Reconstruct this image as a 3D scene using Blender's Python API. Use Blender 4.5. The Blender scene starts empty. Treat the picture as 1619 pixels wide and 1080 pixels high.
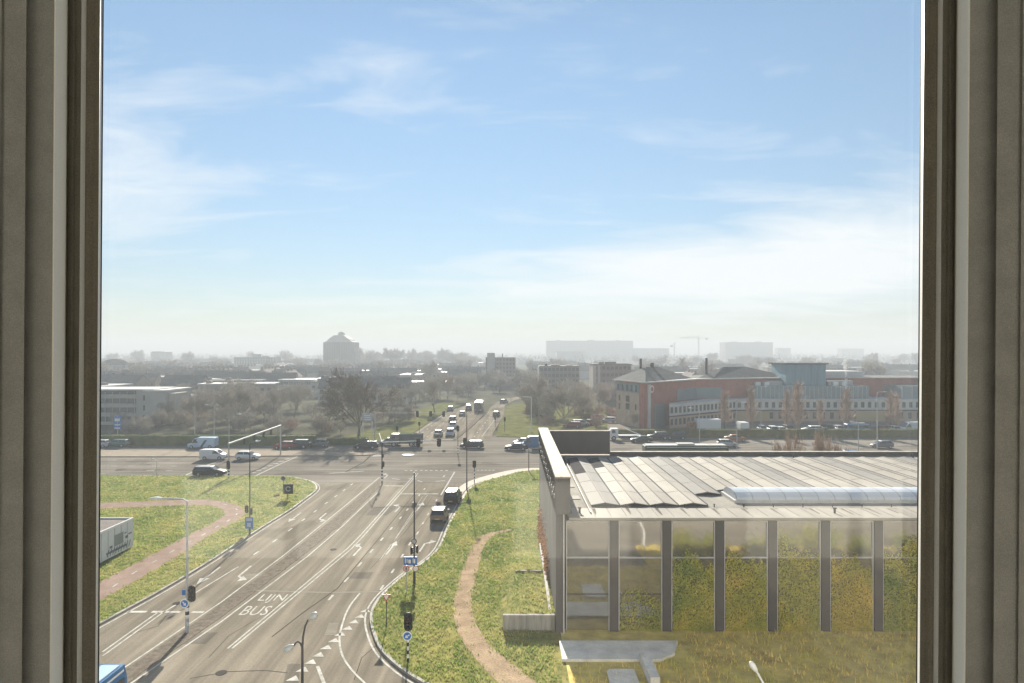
import bpy, math, random
from mathutils import Vector, Matrix
R = math.radians
rnd = random.Random(7)
C = bpy.context.scene.collection
SC = bpy.context.scene

# ------------------------------------------------------------------ camera
H = 19.0          # eye height above the street
F = 1050.0        # focal length in photograph pixels (1619 wide)
CX, CY = 809.5, 556.0
cam = bpy.data.cameras.new('camera')
cam.sensor_width = 36.0
cam.lens = 36.0 * F / 1619.0
cam.shift_y = (CY - 540.0) / 1619.0
cam.clip_start = 0.02
cam.clip_end = 9000
camo = bpy.data.objects.new('camera', cam)
camo.location = (0, 0, H)
camo.rotation_euler = (R(90), 0, 0)
C.objects.link(camo)
SC.camera = camo

# ------------------------------------------------------------------ sky and sun
SUN_EL, SUN_AZ = 23.0, -6.0       # azimuth from +Y, negative = towards -X
world = bpy.data.worlds.new('World'); SC.world = world
world.use_nodes = True
wn, wl = world.node_tree.nodes, world.node_tree.links
wn.clear()
def wnode(t, **k):
    n = wn.new(t)
    for a, b in k.items(): setattr(n, a, b)
    return n
sky = wnode('ShaderNodeTexSky', sky_type='NISHITA')
sky.sun_disc = False
sky.sun_elevation = R(SUN_EL)
sky.sun_rotation = R(SUN_AZ)
sky.altitude = 0
sky.air_density = 1.0
sky.dust_density = 0.0
sky.ozone_density = 1.6
bg = wnode('ShaderNodeBackground'); bg.inputs[1].default_value = 0.0415
# thin cirrus: stretched noise on a flat cloud layer, denser where the banks lie
tc = wnode('ShaderNodeTexCoord')
sep = wnode('ShaderNodeSeparateXYZ'); wl.new(tc.outputs['Generated'], sep.inputs[0])
def wmath(op, a, b=None, clamp=False):
    n = wnode('ShaderNodeMath', operation=op); n.use_clamp = clamp
    for i, v in enumerate((a, b)):
        if v is None: continue
        if isinstance(v, (int, float)): n.inputs[i].default_value = v
        else: wl.new(v, n.inputs[i])
    return n.outputs[0]
zc = wmath('MAXIMUM', sep.outputs[2], 0.0)
den = wmath('ADD', zc, 0.16)
cx_ = wmath('DIVIDE', sep.outputs[0], den)
cy_ = wmath('DIVIDE', sep.outputs[1], den)
comb = wnode('ShaderNodeCombineXYZ')
wl.new(cx_, comb.inputs[0]); wl.new(cy_, comb.inputs[1])
def cirrus(rot, sc, loc, detail, rough, dist):
    mp = wnode('ShaderNodeMapping'); mp.inputs['Rotation'].default_value = (0, 0, R(rot))
    mp.inputs['Scale'].default_value = sc; mp.inputs['Location'].default_value = loc
    wl.new(comb.outputs[0], mp.inputs[0])
    nz = wnode('ShaderNodeTexNoise'); nz.inputs['Scale'].default_value = 1.0
    nz.inputs['Detail'].default_value = detail; nz.inputs['Roughness'].default_value = rough
    nz.inputs['Distortion'].default_value = dist
    wl.new(mp.outputs[0], nz.inputs['Vector'])
    return nz.outputs['Fac']
n1 = cirrus(30, (1.5, 3.4, 1), (3.1, 1.7, 0), 9, 0.62, 0.5)
n2 = cirrus(-8, (0.45, 0.8, 1), (7.7, 0.4, 0), 5, 0.55, 0.3)
nn = wmath('ADD', wmath('MULTIPLY', n1, 0.68), wmath('MULTIPLY', n2, 0.32))
def bank(px, py, rx, ry, amp):
    # a soft bank of cloud round one compass direction
    d = Vector(((px - CX) / F, 1.0, (CY - py) / F)).normalized()
    ax = wmath('DIVIDE', wmath('SUBTRACT', sep.outputs[0], d.x), rx)
    az = wmath('DIVIDE', wmath('SUBTRACT', sep.outputs[2], d.z), ry)
    r2 = wmath('ADD', wmath('MULTIPLY', ax, ax), wmath('MULTIPLY', az, az))
    g = wmath('POWER', 2.718, wmath('MULTIPLY', r2, -1.0))
    return wmath('MULTIPLY', g, amp)
m = bank(1160, 432, 0.26, 0.058, 0.36)
for b in ((1420, 370, 0.16, 0.07, 0.20), (215, 270, 0.12, 0.10, 0.20), (570, 85, 0.10, 0.05, 0.16),
          (760, 470, 0.30, 0.05, 0.10), (330, 60, 0.10, 0.10, 0.06)):
    m = wmath('ADD', m, bank(*b))
# thicker, greyer air towards the horizon, the same all round
gz = wmath('MULTIPLY', zc, 2.4, True)
gz = wmath('POWER', gz, 0.7)
mixc = wnode('ShaderNodeMix', data_type='RGBA', blend_type='MIX'); wl.new(gz, mixc.inputs[0])
mixc.inputs[6].default_value = (0.49, 0.485, 0.59, 1); mixc.inputs[7].default_value = (1.30, 1.26, 1.17, 1)
mulc = wnode('ShaderNodeMix', data_type='RGBA', blend_type='MULTIPLY'); mulc.inputs[0].default_value = 1.0; mulc.clamp_result = False
wl.new(sky.outputs[0], mulc.inputs[6]); wl.new(mixc.outputs[2], mulc.inputs[7]); wl.new(mulc.outputs[2], bg.inputs[0])
hz = wmath('POWER', wmath('SUBTRACT', 1.0, zc, True), 9.0)
cl = wmath('ADD', wmath('SUBTRACT', wmath('ADD', nn, m), 0.545), wmath('MULTIPLY', hz, 0.05))
cl = wmath('MULTIPLY', cl, 2.7, True)
cl = wmath('MINIMUM', cl, 0.9)
bgc = wnode('ShaderNodeBackground'); bgc.inputs[0].default_value = (0.96, 0.975, 1.0, 1); bgc.inputs[1].default_value = 0.365
mixw = wnode('ShaderNodeMixShader')
wl.new(cl, mixw.inputs[0]); wl.new(bg.outputs[0], mixw.inputs[1]); wl.new(bgc.outputs[0], mixw.inputs[2])
wo = wnode('ShaderNodeOutputWorld'); wl.new(mixw.outputs[0], wo.inputs[0])

sun = bpy.data.lights.new('sun', 'SUN'); sun.energy = 5.0; sun.angle = R(0.6); sun.color = (1.0, 0.93, 0.82)
suno = bpy.data.objects.new('sun', sun); C.objects.link(suno)
sv = Vector((math.sin(R(SUN_AZ)) * math.cos(R(SUN_EL)), math.cos(R(SUN_AZ)) * math.cos(R(SUN_EL)), math.sin(R(SUN_EL))))
suno.rotation_euler = sv.to_track_quat('Z', 'Y').to_euler()
suno.location = (0, 0, 60)

SC.view_settings.view_transform = 'Standard'
SC.view_settings.look = 'None'
SC.view_settings.gamma = 1.0
SC.view_settings.use_curve_mapping = False
SC.view_settings.exposure = 1.6
HAZE = 0.00095
SC.cycles.use_denoising = True
SC.cycles.max_bounces = 8
SC.cycles.diffuse_bounces = 6
SC.cycles.glossy_bounces = 3
SC.cycles.transmission_bounces = 3
SC.cycles.transparent_max_bounces = 12
SC.cycles.volume_bounces = 0
SC.cycles.sample_clamp_indirect = 6.0
SC.cycles.caustics_reflective = False
SC.cycles.caustics_refractive = False

# ------------------------------------------------------------------ mapping helpers
def G(px, py, z=0.0):                 # photograph pixel -> point on level z
    d = F * (H - z) / (py - CY)
    return Vector(((px - CX) * d / F, d, z))
def P(px, py, d):                     # photograph pixel at a known distance
    return Vector(((px - CX) * d / F, d, H - (py - CY) * d / F))

# ------------------------------------------------------------------ materials
MATS = {}
def mat(name, col, rough=0.7, metal=0.0, var=0.0, scale=3.0, bump=0.0, stretch=(1, 1, 1), col2=None, spec=0.2,
        coat=0.0, emit=None, fine=0.0, fscale=60.0):
    if name in MATS: return MATS[name]
    m = bpy.data.materials.new(name); m.use_nodes = True
    nt = m.node_tree; n, l = nt.nodes, nt.links
    b = n['Principled BSDF']
    c4 = (*col, 1)
    b.inputs['Base Color'].default_value = c4
    b.inputs['Roughness'].default_value = rough
    b.inputs['Metallic'].default_value = metal
    b.inputs['Specular IOR Level'].default_value = spec
    if coat: b.inputs['Coat Weight'].default_value = coat; b.inputs['Coat Roughness'].default_value = 0.08
    if var or bump or col2 or fine:
        t = n.new('ShaderNodeTexCoord'); mp = n.new('ShaderNodeMapping'); mp.inputs['Scale'].default_value = stretch
        g = n.new('ShaderNodeNewGeometry')
        l.new(g.outputs['Position'], mp.inputs[0])
        nz = n.new('ShaderNodeTexNoise'); nz.inputs['Scale'].default_value = scale; nz.inputs['Detail'].default_value = 7
        nz.inputs['Roughness'].default_value = 0.62
        l.new(mp.outputs[0], nz.inputs['Vector'])
        rp = n.new('ShaderNodeValToRGB')
        k = var
        rp.color_ramp.elements[0].position = 0.32; rp.color_ramp.elements[1].position = 0.68
        a = tuple(max(0, x * (1 - k)) for x in col)
        c = col2 if col2 else tuple(min(1, x * (1 + k)) for x in col)
        rp.color_ramp.elements[0].color = (*a, 1); rp.color_ramp.elements[1].color = (*c, 1)
        l.new(nz.outputs['Fac'], rp.inputs[0])
        out = rp.outputs[0]
        if fine:
            nf = n.new('ShaderNodeTexNoise'); nf.inputs['Scale'].default_value = fscale; nf.inputs['Detail'].default_value = 3
            l.new(g.outputs['Position'], nf.inputs['Vector'])
            mr = n.new('ShaderNodeMapRange'); mr.inputs[1].default_value = 0.3; mr.inputs[2].default_value = 0.7
            mr.inputs[3].default_value = 1 - fine; mr.inputs[4].default_value = 1 + fine
            l.new(nf.outputs['Fac'], mr.inputs[0])
            mx = n.new('ShaderNodeVectorMath'); mx.operation = 'SCALE'
            l.new(out, mx.inputs[0]); l.new(mr.outputs[0], mx.inputs['Scale'])
            out = mx.outputs[0]
        l.new(out, b.inputs['Base Color'])
        if bump:
            bp = n.new('ShaderNodeBump'); bp.inputs['Strength'].default_value = bump; bp.inputs['Distance'].default_value = 0.05
            l.new(nz.outputs['Fac'], bp.inputs['Height']); l.new(bp.outputs[0], b.inputs['Normal'])
    if emit:
        b.inputs['Emission Color'].default_value = (*emit[:3], 1); b.inputs['Emission Strength'].default_value = emit[3]
    MATS[name] = m
    return m

def asphalt(name, along, base=(0.232, 0.20, 0.155)):
    # worn asphalt: wheel-track streaks along the travel direction, patches, fine grit
    m = bpy.data.materials.new(name); m.use_nodes = True
    n, l = m.node_tree.nodes, m.node_tree.links
    b = n['Principled BSDF']; b.inputs['Roughness'].default_value = 1.0; b.inputs['Specular IOR Level'].default_value = 0.0
    g = n.new('ShaderNodeNewGeometry')
    def noise(sc, stretch, detail=6, rough=0.6):
        mp = n.new('ShaderNodeMapping'); mp.inputs['Scale'].default_value = stretch
        l.new(g.outputs['Position'], mp.inputs[0])
        nz = n.new('ShaderNodeTexNoise'); nz.inputs['Scale'].default_value = sc; nz.inputs['Detail'].default_value = detail
        nz.inputs['Roughness'].default_value = rough
        l.new(mp.outputs[0], nz.inputs['Vector']); return nz.outputs['Fac']
    st = (1, 0.035, 1) if along == 'y' else (0.03, 1, 1)
    def rng(o, a, c, lo=0.3, hi=0.7):
        r = n.new('ShaderNodeMapRange'); r.inputs[1].default_value = lo; r.inputs[2].default_value = hi
        r.inputs[3].default_value = a; r.inputs[4].default_value = c; l.new(o, r.inputs[0]); return r.outputs[0]
    def mul(a, c):
        r = n.new('ShaderNodeMath'); r.operation = 'MULTIPLY'; l.new(a, r.inputs[0]); l.new(c, r.inputs[1]); return r.outputs[0]
    f = mul(rng(noise(0.9, st, 5), 0.66, 1.28), rng(noise(0.09, (1, 1, 1), 4), 0.82, 1.18))
    f = mul(f, rng(noise(6.0, (1, 1, 1), 5, 0.7), 0.86, 1.14))
    f = mul(f, rng(noise(2.2, st, 3), 0.88, 1.12))
    # darker repaired patches
    f = mul(f, rng(noise(0.16, (1, 0.5, 1) if along == 'y' else (0.4, 1, 1), 1), 0.78, 1.0, 0.36, 0.40))
    v = n.new('ShaderNodeVectorMath'); v.operation = 'SCALE'; v.inputs[0].default_value = base; l.new(f, v.inputs['Scale'])
    l.new(v.outputs[0], b.inputs['Base Color'])
    bp = n.new('ShaderNodeBump'); bp.inputs['Strength'].default_value = 0.25; bp.inputs['Distance'].default_value = 0.02
    l.new(noise(25, (1, 1, 1), 3), bp.inputs['Height']); l.new(bp.outputs[0], b.inputs['Normal'])
    MATS[name] = m
    return m

def leafy(name, c1, c2, trans=0.35, scale=1.2, c3=None):
    # thin leaves or blades: colour drifts from clump to clump, light passes through
    m = bpy.data.materials.new(name); m.use_nodes = True
    n, l = m.node_tree.nodes, m.node_tree.links
    out = n['Material Output']; b = n['Principled BSDF']; b.inputs['Roughness'].default_value = 0.65
    b.inputs['Specular IOR Level'].default_value = 0.04
    g = n.new('ShaderNodeNewGeometry')
    nz = n.new('ShaderNodeTexNoise'); nz.inputs['Scale'].default_value = scale; nz.inputs['Detail'].default_value = 4
    l.new(g.outputs['Position'], nz.inputs['Vector'])
    rp = n.new('ShaderNodeValToRGB')
    rp.color_ramp.elements[0].position = 0.34; rp.color_ramp.elements[1].position = 0.66
    rp.color_ramp.elements[0].color = (*c1, 1); rp.color_ramp.elements[1].color = (*c2, 1)
    if c3: e = rp.color_ramp.elements.new(0.52); e.color = (*c3, 1)
    l.new(nz.outputs['Fac'], rp.inputs[0])
    hv = n.new('ShaderNodeMath'); hv.operation = 'MULTIPLY_ADD'; hv.inputs[1].default_value = 0.36; hv.inputs[2].default_value = 0.82
    l.new(g.outputs['Random Per Island'], hv.inputs[0])
    sc = n.new('ShaderNodeVectorMath'); sc.operation = 'SCALE'; l.new(rp.outputs[0], sc.inputs[0]); l.new(hv.outputs[0], sc.inputs['Scale'])
    l.new(sc.outputs[0], b.inputs['Base Color'])
    if trans:
        tr = n.new('ShaderNodeBsdfTranslucent'); l.new(sc.outputs[0], tr.inputs[0])
        mx = n.new('ShaderNodeMixShader'); mx.inputs[0].default_value = trans
        l.new(b.outputs[0], mx.inputs[1]); l.new(tr.outputs[0], mx.inputs[2]); l.new(mx.outputs[0], out.inputs[0])
    MATS[name] = m
    return m

# ------------------------------------------------------------------ mesh helpers
class MB:
    def __init__(s): s.v = []; s.f = []
    def quadbox(s, x0, x1, y0, y1, z0, z1, xf=None):
        b = len(s.v)
        pts = [(x0, y0, z0), (x1, y0, z0), (x1, y1, z0), (x0, y1, z0), (x0, y0, z1), (x1, y0, z1), (x1, y1, z1), (x0, y1, z1)]
        if xf: pts = [tuple(xf @ Vector(p)) for p in pts]
        s.v += pts
        s.f += [(b, b+3, b+2, b+1), (b+4, b+5, b+6, b+7), (b, b+1, b+5, b+4), (b+1, b+2, b+6, b+5), (b+2, b+3, b+7, b+6), (b+3, b, b+4, b+7)]
        return s
    box = quadbox
    def hexa(s, p):                   # 8 points: bottom ring of four, top ring of four
        b = len(s.v); s.v += [tuple(q) for q in p]
        s.f += [(b, b+3, b+2, b+1), (b+4, b+5, b+6, b+7), (b, b+1, b+5, b+4), (b+1, b+2, b+6, b+5), (b+2, b+3, b+7, b+6), (b+3, b, b+4, b+7)]
        return s
    def tube(s, pts, r, n=6, r1=None, cap=True):
        pts = [Vector(p) for p in pts]; m = len(pts)
        b = len(s.v)
        for i, p in enumerate(pts):
            d = (pts[min(i+1, m-1)] - pts[max(i-1, 0)]).normalized()
            u = d.orthogonal().normalized() if abs(d.z) > 0.999 else d.cross(Vector((0, 0, 1))).normalized()
            w = d.cross(u)
            rr = r if r1 is None else r + (r1 - r) * i / max(1, m-1)
            if isinstance(r, (list, tuple)): rr = r[i]
            for k in range(n):
                a = 2*math.pi*k/n
                s.v.append(tuple(p + u*math.cos(a)*rr + w*math.sin(a)*rr))
        for i in range(m-1):
            for k in range(n):
                s.f.append((b+i*n+k, b+i*n+(k+1) % n, b+(i+1)*n+(k+1) % n, b+(i+1)*n+k))
        if cap:
            s.f.append(tuple(b+k for k in reversed(range(n)))); s.f.append(tuple(b+(m-1)*n+k for k in range(n)))
        return s
    def loft(s, rings, cap=True):     # rings: lists of equal length
        b = len(s.v); n = len(rings[0])
        for r in rings: s.v += [tuple(p) for p in r]
        for i in range(len(rings)-1):
            for k in range(n):
                s.f.append((b+i*n+k, b+i*n+(k+1) % n, b+(i+1)*n+(k+1) % n, b+(i+1)*n+k))
        if cap:
            s.f.append(tuple(b+k for k in reversed(range(n)))); s.f.append(tuple(b+(len(rings)-1)*n+k for k in range(n)))
        return s
    def prism(s, poly, z0, z1):       # outline in xy
        return s.loft([[(x, y, z0) for x, y in poly], [(x, y, z1) for x, y in poly]])
    def poly(s, pts):
        b = len(s.v); s.v += [tuple(p) for p in pts]; s.f.append(tuple(range(b, b+len(pts)))); return s
    def disc(s, c, r, axis='y', t=0.03, n=16, ry=None):
        ry = ry or r
        def pt(a, o):
            if axis == 'y': return (c[0]+math.cos(a)*r, c[1]+o, c[2]+math.sin(a)*ry)
            if axis == 'x': return (c[0]+o, c[1]+math.cos(a)*r, c[2]+math.sin(a)*ry)
            return (c[0]+math.cos(a)*r, c[1]+math.sin(a)*ry, c[2]+o)
        return s.loft([[pt(2*math.pi*k/n, -t/2) for k in range(n)], [pt(2*math.pi*k/n, t/2) for k in range(n)]])
    def mesh(s, name, mt=None, smooth=False):
        me = bpy.data.meshes.new(name); me.from_pydata(s.v, [], s.f)
        import bmesh
        if len(s.f) < 4000:
            bm = bmesh.new(); bm.from_mesh(me); bmesh.ops.recalc_face_normals(bm, faces=bm.faces); bm.to_mesh(me); bm.free()
        if mt: me.materials.append(mt)
        if smooth:
            me.polygons.foreach_set('use_smooth', [True]*len(me.polygons))
        me.update()
        return me
    def build(s, name, mt, parent=None, smooth=False):
        o = bpy.data.objects.new(name, s.mesh(name, mt, smooth)); C.objects.link(o)
        if parent is not None: o.parent = parent
        return o

def tag(o, label=None, cat=None, group=None, kind=None):
    if label: o['label'] = label
    if cat: o['category'] = cat
    if group: o['group'] = group
    if kind: o['kind'] = kind
    return o
def thing(name, label, cat, loc=(0, 0, 0), rz=0.0, group=None):
    o = bpy.data.objects.new(name, None); o.empty_display_size = 0.2
    o.location = loc; o.rotation_euler = (0, 0, rz); C.objects.link(o)
    return tag(o, label, cat, group)
def inst(name, me, parent=None, loc=(0, 0, 0), rz=0.0, sc=None, mt=None):
    o = bpy.data.objects.new(name, me); C.objects.link(o)
    o.location = loc; o.rotation_euler = (0, 0, rz)
    if sc: o.scale = sc if isinstance(sc, (tuple, list)) else (sc, sc, sc)
    if parent is not None: o.parent = parent
    if mt:
        o.material_slots[0].link = 'OBJECT'; o.material_slots[0].material = mt
    return o
def struct(name, mb, mt, parent=None, smooth=False, label=None):
    o = mb.build(name, mt, parent, smooth)
    if parent is None: o['kind'] = 'structure'
    if label: o['label'] = label
    return o
def copy_tree(o, parent=None):
    c = o.copy(); C.objects.link(c)
    if parent is not None: c.parent = parent
    for ch in o.children:
        copy_tree(ch, c)
    return c
def ribbon(pts, w, z):
    mb = MB(); pts = [Vector((p[0], p[1])) for p in pts]; n = len(pts); L, Rr = [], []
    for i, p in enumerate(pts):
        d = (pts[min(i+1, n-1)] - pts[max(i-1, 0)]).normalized(); q = Vector((-d.y, d.x)) * (w/2)
        L.append((p.x+q.x, p.y+q.y, z)); Rr.append((p.x-q.x, p.y-q.y, z))
    for i in range(n-1): mb.poly([Rr[i], Rr[i+1], L[i+1], L[i]])
    return mb
def smoothpoly(pts, it=2, closed=False):
    pts = [Vector((p[0], p[1])) for p in pts]
    for _ in range(it):
        q = []
        m = len(pts)
        rg = range(m) if closed else range(m-1)
        if not closed: q.append(pts[0])
        for i in rg:
            a, b = pts[i], pts[(i+1) % m]
            q += [a*0.75+b*0.25, a*0.25+b*0.75]
        if not closed: q.append(pts[-1])
        pts = q
    return pts
def gp(lst, z=0.0): return [tuple(G(x, y, z)[:2]) for x, y in lst]
def inside(p, poly):
    x, y = p; c = False; j = len(poly)-1
    for i in range(len(poly)):
        xi, yi = poly[i]; xj, yj = poly[j]
        if (yi > y) != (yj > y) and x < (xj-xi)*(y-yi)/(yj-yi)+xi: c = not c
        j = i
    return c

# ================================================================== SETTING: ground, roads, verges
M_ground = mat('ground_soil', (0.105, 0.10, 0.07), 1.0, var=0.4, scale=0.05, spec=0.0)
M_road = asphalt('asphalt_main', 'y')
M_cross = asphalt('asphalt_cross', 'x', (0.22, 0.195, 0.163))
M_grass = mat('grass_soil', (0.19, 0.205, 0.05), 0.95, var=0.45, scale=1.1, col2=(0.32, 0.275, 0.085), bump=0.6, spec=0.05)
M_kerb = mat('kerb_concrete', (0.30, 0.28, 0.25), 0.8, var=0.2, scale=1.5)
M_paint = mat('road_paint', (0.50, 0.48, 0.43), 0.9, spec=0.0, var=0.28, scale=1.6, fine=0.15, fscale=7)
M_gravel = mat('path_gravel', (0.36, 0.265, 0.175), 1.0, spec=0.0, var=0.24, scale=0.9, fine=0.28, fscale=9)
M_bike = mat('bike_path_red', (0.31, 0.225, 0.182), 1.0, spec=0.0, var=0.16, scale=0.8, fine=0.12, fscale=8)
M_brick = mat('median_bricks', (0.175, 0.148, 0.118), 1.0, spec=0.0, var=0.35, scale=2.6, fine=0.2, fscale=14)
M_tan = mat('paving_tan', (0.34, 0.27, 0.21), 0.85, var=0.15, scale=1.0, fine=0.12, fscale=10)
M_seam = mat('tar_seam', (0.07, 0.062, 0.052), 1.0, spec=0.0)
M_conc = mat('concrete', (0.36, 0.34, 0.31), 0.8, var=0.22, scale=0.9, fine=0.08, fscale=12)
M_concd = mat('concrete_dark', (0.10, 0.093, 0.09), 0.8, var=0.25, scale=0.5, stretch=(1, 1, 0.25), fine=0.1, fscale=10)

struct('ground', MB().poly([(-3000, -60, -0.16), (3000, -60, -0.16), (3000, 3000, -0.16), (-3000, 3000, -0.16)]), M_ground)
road = struct('road', MB().poly([(-42, -20, 0), (6, -20, 0), (6, 101, 0), (-42, 101, 0)]), M_road)
cross_l = [(-220, 96), (220, 96), (220, 147), (4, 146.5), (-3, 150), (-24, 151), (-26, 140), (-30, 135), (-220, 134)]
xroad = struct('crossing_road', MB().poly([(x, y, 0.004) for x, y in cross_l]), M_cross)
# the two carriageways beyond the junction
fl = gp([(640, 698), (648, 687), (671, 672), (693, 659), (711, 651), (728, 644.5), (737, 640), (742, 636)])
fr = gp([(757, 637), (757, 642), (757, 650), (752, 662), (742, 672), (728, 684), (716, 696)])
struct('avenue', MB().poly([(x, y, 0.008) for x, y in fl + fr]), M_road)
gl = gp([(722, 696), (735, 684), (748, 673), (760, 662.5), (769, 655), (775, 645), (784, 637), (800, 630.5), (838, 624.5)])
gr_ = gp([(842, 627), (812, 633.5), (799, 641), (796.5, 656), (789, 669), (779, 686), (776, 694)])
struct('avenue_carriageway', MB().poly([(x, y, 0.008) for x, y in gl + gr_]), M_road)
struct('parking_lot', MB().poly([(14, 148, -0.01), (140, 148, -0.01), (140, 196, -0.01), (14, 196, -0.01)]), M_cross)

def verge(name, outline, top=0.12):
    mb = MB(); mb.prism(outline, -0.2, top)
    return struct(name, mb, M_grass)
def kerb(pts, w=0.22, top=0.14, name='kerb'):
    mb = MB(); pts = [Vector((p[0], p[1])) for p in pts]; n = len(pts); rings = []
    for i, p in enumerate(pts):
        d = (pts[min(i+1, n-1)] - pts[max(i-1, 0)]).normalized(); q = Vector((-d.y, d.x)) * (w/2)
        rings.append([(p.x+q.x, p.y+q.y, -0.1), (p.x-q.x, p.y-q.y, -0.1), (p.x-q.x*0.9, p.y-q.y*0.9, top), (p.x+q.x, p.y+q.y, top)])
    mb.loft(rings)
    return struct(name, mb, M_kerb)

# left island with the red cycle path
isl_px = [(162, 985.5), (264, 930), (347, 879), (395, 847), (426, 827), (458, 808), (479, 792), (497, 779), (502, 771),
          (495, 763), (479, 758.5), (458, 754), (409, 753.4), (300, 753), (160, 753)]
isl_edge = smoothpoly([(-32.3, 22), (-30.6, 32)] + gp(isl_px) + [(-150, 102)], 2)
isl_poly = [tuple(p) for p in isl_edge] + [(-150, 22)]
verge('verge', isl_poly)
kerb(isl_edge)
path_out = gp([(60, 798), (162, 797), (250, 793), (317, 791), (350, 793), (373, 799), (387, 808), (388, 814), (379, 823), (350, 838), (317, 857), (290, 877), (162, 950), (40, 1018)])
path_in = gp([(60, 807), (162, 806), (250, 802), (317, 800), (340, 802.5), (352, 808), (355, 813), (350, 820), (330, 832), (297, 848), (250, 874), (163, 920), (40, 985)])
po, pi_ = smoothpoly(path_out), smoothpoly(path_in)
bike = [tuple(p) for p in po] + [tuple(p) for p in reversed(pi_)]
bikeo = struct('cycle_path', MB().poly([(x, y, 0.128) for x, y in bike]), M_bike)

# right verge with the gravel footpath
XW = 2.9           # left wall of the hall
kr_px = [(852, 744), (836, 745), (817, 747.5), (795, 754), (770, 760), (754, 766), (743, 773), (735, 783), (727, 800), (717, 817), (707, 837),
         (697, 863), (687, 877), (667, 893), (643, 907), (613, 933), (597, 950), (588, 967), (586, 983), (592, 1007), (603, 1030), (623, 1050), (650, 1070), (690, 1092), (760, 1125)]
kr = smoothpoly([(120, 105.9), (12, 105.9)] + gp(kr_px) + [(8, 31.6), (40, 31)], 2)
vr_poly = [tuple(p) for p in kr] + [(40, 44.0), (XW + 0.3, 44.0), (XW + 0.3, 74), (120, 74)]
verge('verge', vr_poly)
kerb(kr)
pl = gp([(806, 838), (783, 842), (763, 847), (750, 857), (740, 877), (730, 907), (720, 937), (716, 967), (720, 993), (730, 1017), (753, 1047), (777, 1073), (806, 1098)])
pr = gp([(812, 840), (790, 845.5), (773, 853), (763, 870), (757, 897), (750, 923), (745, 953), (748, 980), (760, 1003), (777, 1027), (807, 1050), (840, 1077), (876, 1100)])
pl, pr = smoothpoly(pl), smoothpoly(pr)
gpath = [tuple(p) for p in pl] + [tuple(p) for p in reversed(pr)]
struct('footpath', MB().poly([(x, y, 0.128) for x, y in gpath]), M_gravel)
# tan cycle strip round the head of the verge
tan = smoothpoly(gp([(868, 741.5), (836, 742), (815, 744.5), (790, 750), (765, 757), (746, 764), (735, 773), (729, 786)]), 2)
struct('cycle_strip', ribbon(tan, 2.1, 0.012), M_tan)
# lawn in front of the hall, running back to the foot of the apartment block
M_mead = mat('meadow_soil', (0.60, 0.45, 0.16), 0.95, var=0.35, scale=0.8, col2=(0.72, 0.58, 0.19), bump=0.6, spec=0.05)
struct('meadow', MB().poly([(XW + 0.36, 44.2, 0.126), (3.3, 31.7, 0.126), (12, 31.4, 0.126), (12, 25.5, 0.126), (70, 25.5, 0.126), (70, 45.4, 0.126), (XW + 0.36, 45.4, 0.126)]), M_mead)
struct('pavement', MB().poly([(6, 1.2, 0.05), (70, 1.2, 0.05), (70, 25.5, 0.05), (12, 25.5, 0.05), (12, 31.2, 0.05), (6, 31.2, 0.05)]), M_cross)
# grassy bank against the hall, held by the low concrete walls
def bank_h(x, y):
    t = max(0.0, min(1.0, (x + 0.9) / 1.3))
    if y < 54.6: b = 1.0 - 0.28 * max(0, (y - 45.2)) / 9.4
    else: b = max(0.0, 0.9 - (y - 54.6) / 9.0)
    return 0.13 + b * (t * t * (3 - 2 * t)) * (1 + 0.10 * math.sin(x*5 + y*3) * math.sin(y*2.1))
mb = MB(); nx, ny = 14, 50
for j in range(ny + 1):
    for i in range(nx + 1):
        x = -0.9 + i * (XW + 0.9) / nx; y = 45.25 + j * 19.0 / ny
        mb.v.append((x, y, bank_h(x, y)))
for j in range(ny):
    for i in range(nx):
        a = j*(nx+1)+i; mb.f.append((a, a+1, a+nx+2, a+nx+1))
struct('grass_bank', mb, M_grass, smooth=True)
# verges and medians beyond the junction
M_grassf = mat('grass_rough', (0.12, 0.14, 0.05), 1.0, spec=0.0, var=0.4, scale=0.35, col2=(0.20, 0.19, 0.075), bump=0.8, fine=0.2, fscale=3)
def far_verge(pts):
    o = verge('verge', pts, 0.10); o.data.materials.clear(); o.data.materials.append(M_grassf)
far_verge(gp([(520, 699), (640, 698.5), (650, 688), (673, 672), (694, 658), (715, 647), (738, 637), (700, 636), (660, 650), (620, 668), (575, 684)]))
far_verge(gp([(784, 690), (842, 693), (960, 691), (960, 650), (845, 634), (800, 642), (797, 656), (790, 669)]))
mb = MB(); mb.prism(gp([(716, 696), (720, 696), (750, 672), (764, 657), (767, 650), (760, 650), (752, 662), (738, 676)]), -0.1, 0.13)
struct('median_strip', mb, M_brick)
# paved median of the crossing road
mb = MB(); mb.prism([(-200, 119.6), (-60, 119.6), (-26.6, 121.2), (-25.2, 122.2), (-26.4, 123.6), (-40, 126.6), (-60, 127), (-200, 127)], -0.1, 0.15)
struct('median_island', mb, mat('paving_beige', (0.34, 0.285, 0.225), 1.0, spec=0.0, var=0.12, scale=0.7))
mb = MB(); mb.prism([tuple(p) for p in smoothpoly(gp([(634, 720), (640, 718.6), (652, 718.8), (656, 720), (652, 721.4), (640, 722)]), 2, True)], 0, 0.14)
struct('splitter_island', mb, mat('paving_white', (0.6, 0.58, 0.53), 0.8))
mb = MB(); mb.prism([(9, 121), (200, 121), (200, 124), (9, 124), (7.6, 122.5)], -0.1, 0.14)
struct('median_island', mb, M_tan)

# brick median of the main road, with its joints sunk between the edge strips
ml = gp([(130, 1109), (203, 1056), (350, 957), (448, 884), (540, 809.5), (601, 757)])
mr = gp([(168, 1109), (226, 1062), (350, 976), (486, 873), (540, 828), (601, 770)])
struct('median_strip', MB().prism(ml + mr[::-1], -0.1, 0.03), M_brick)

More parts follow.
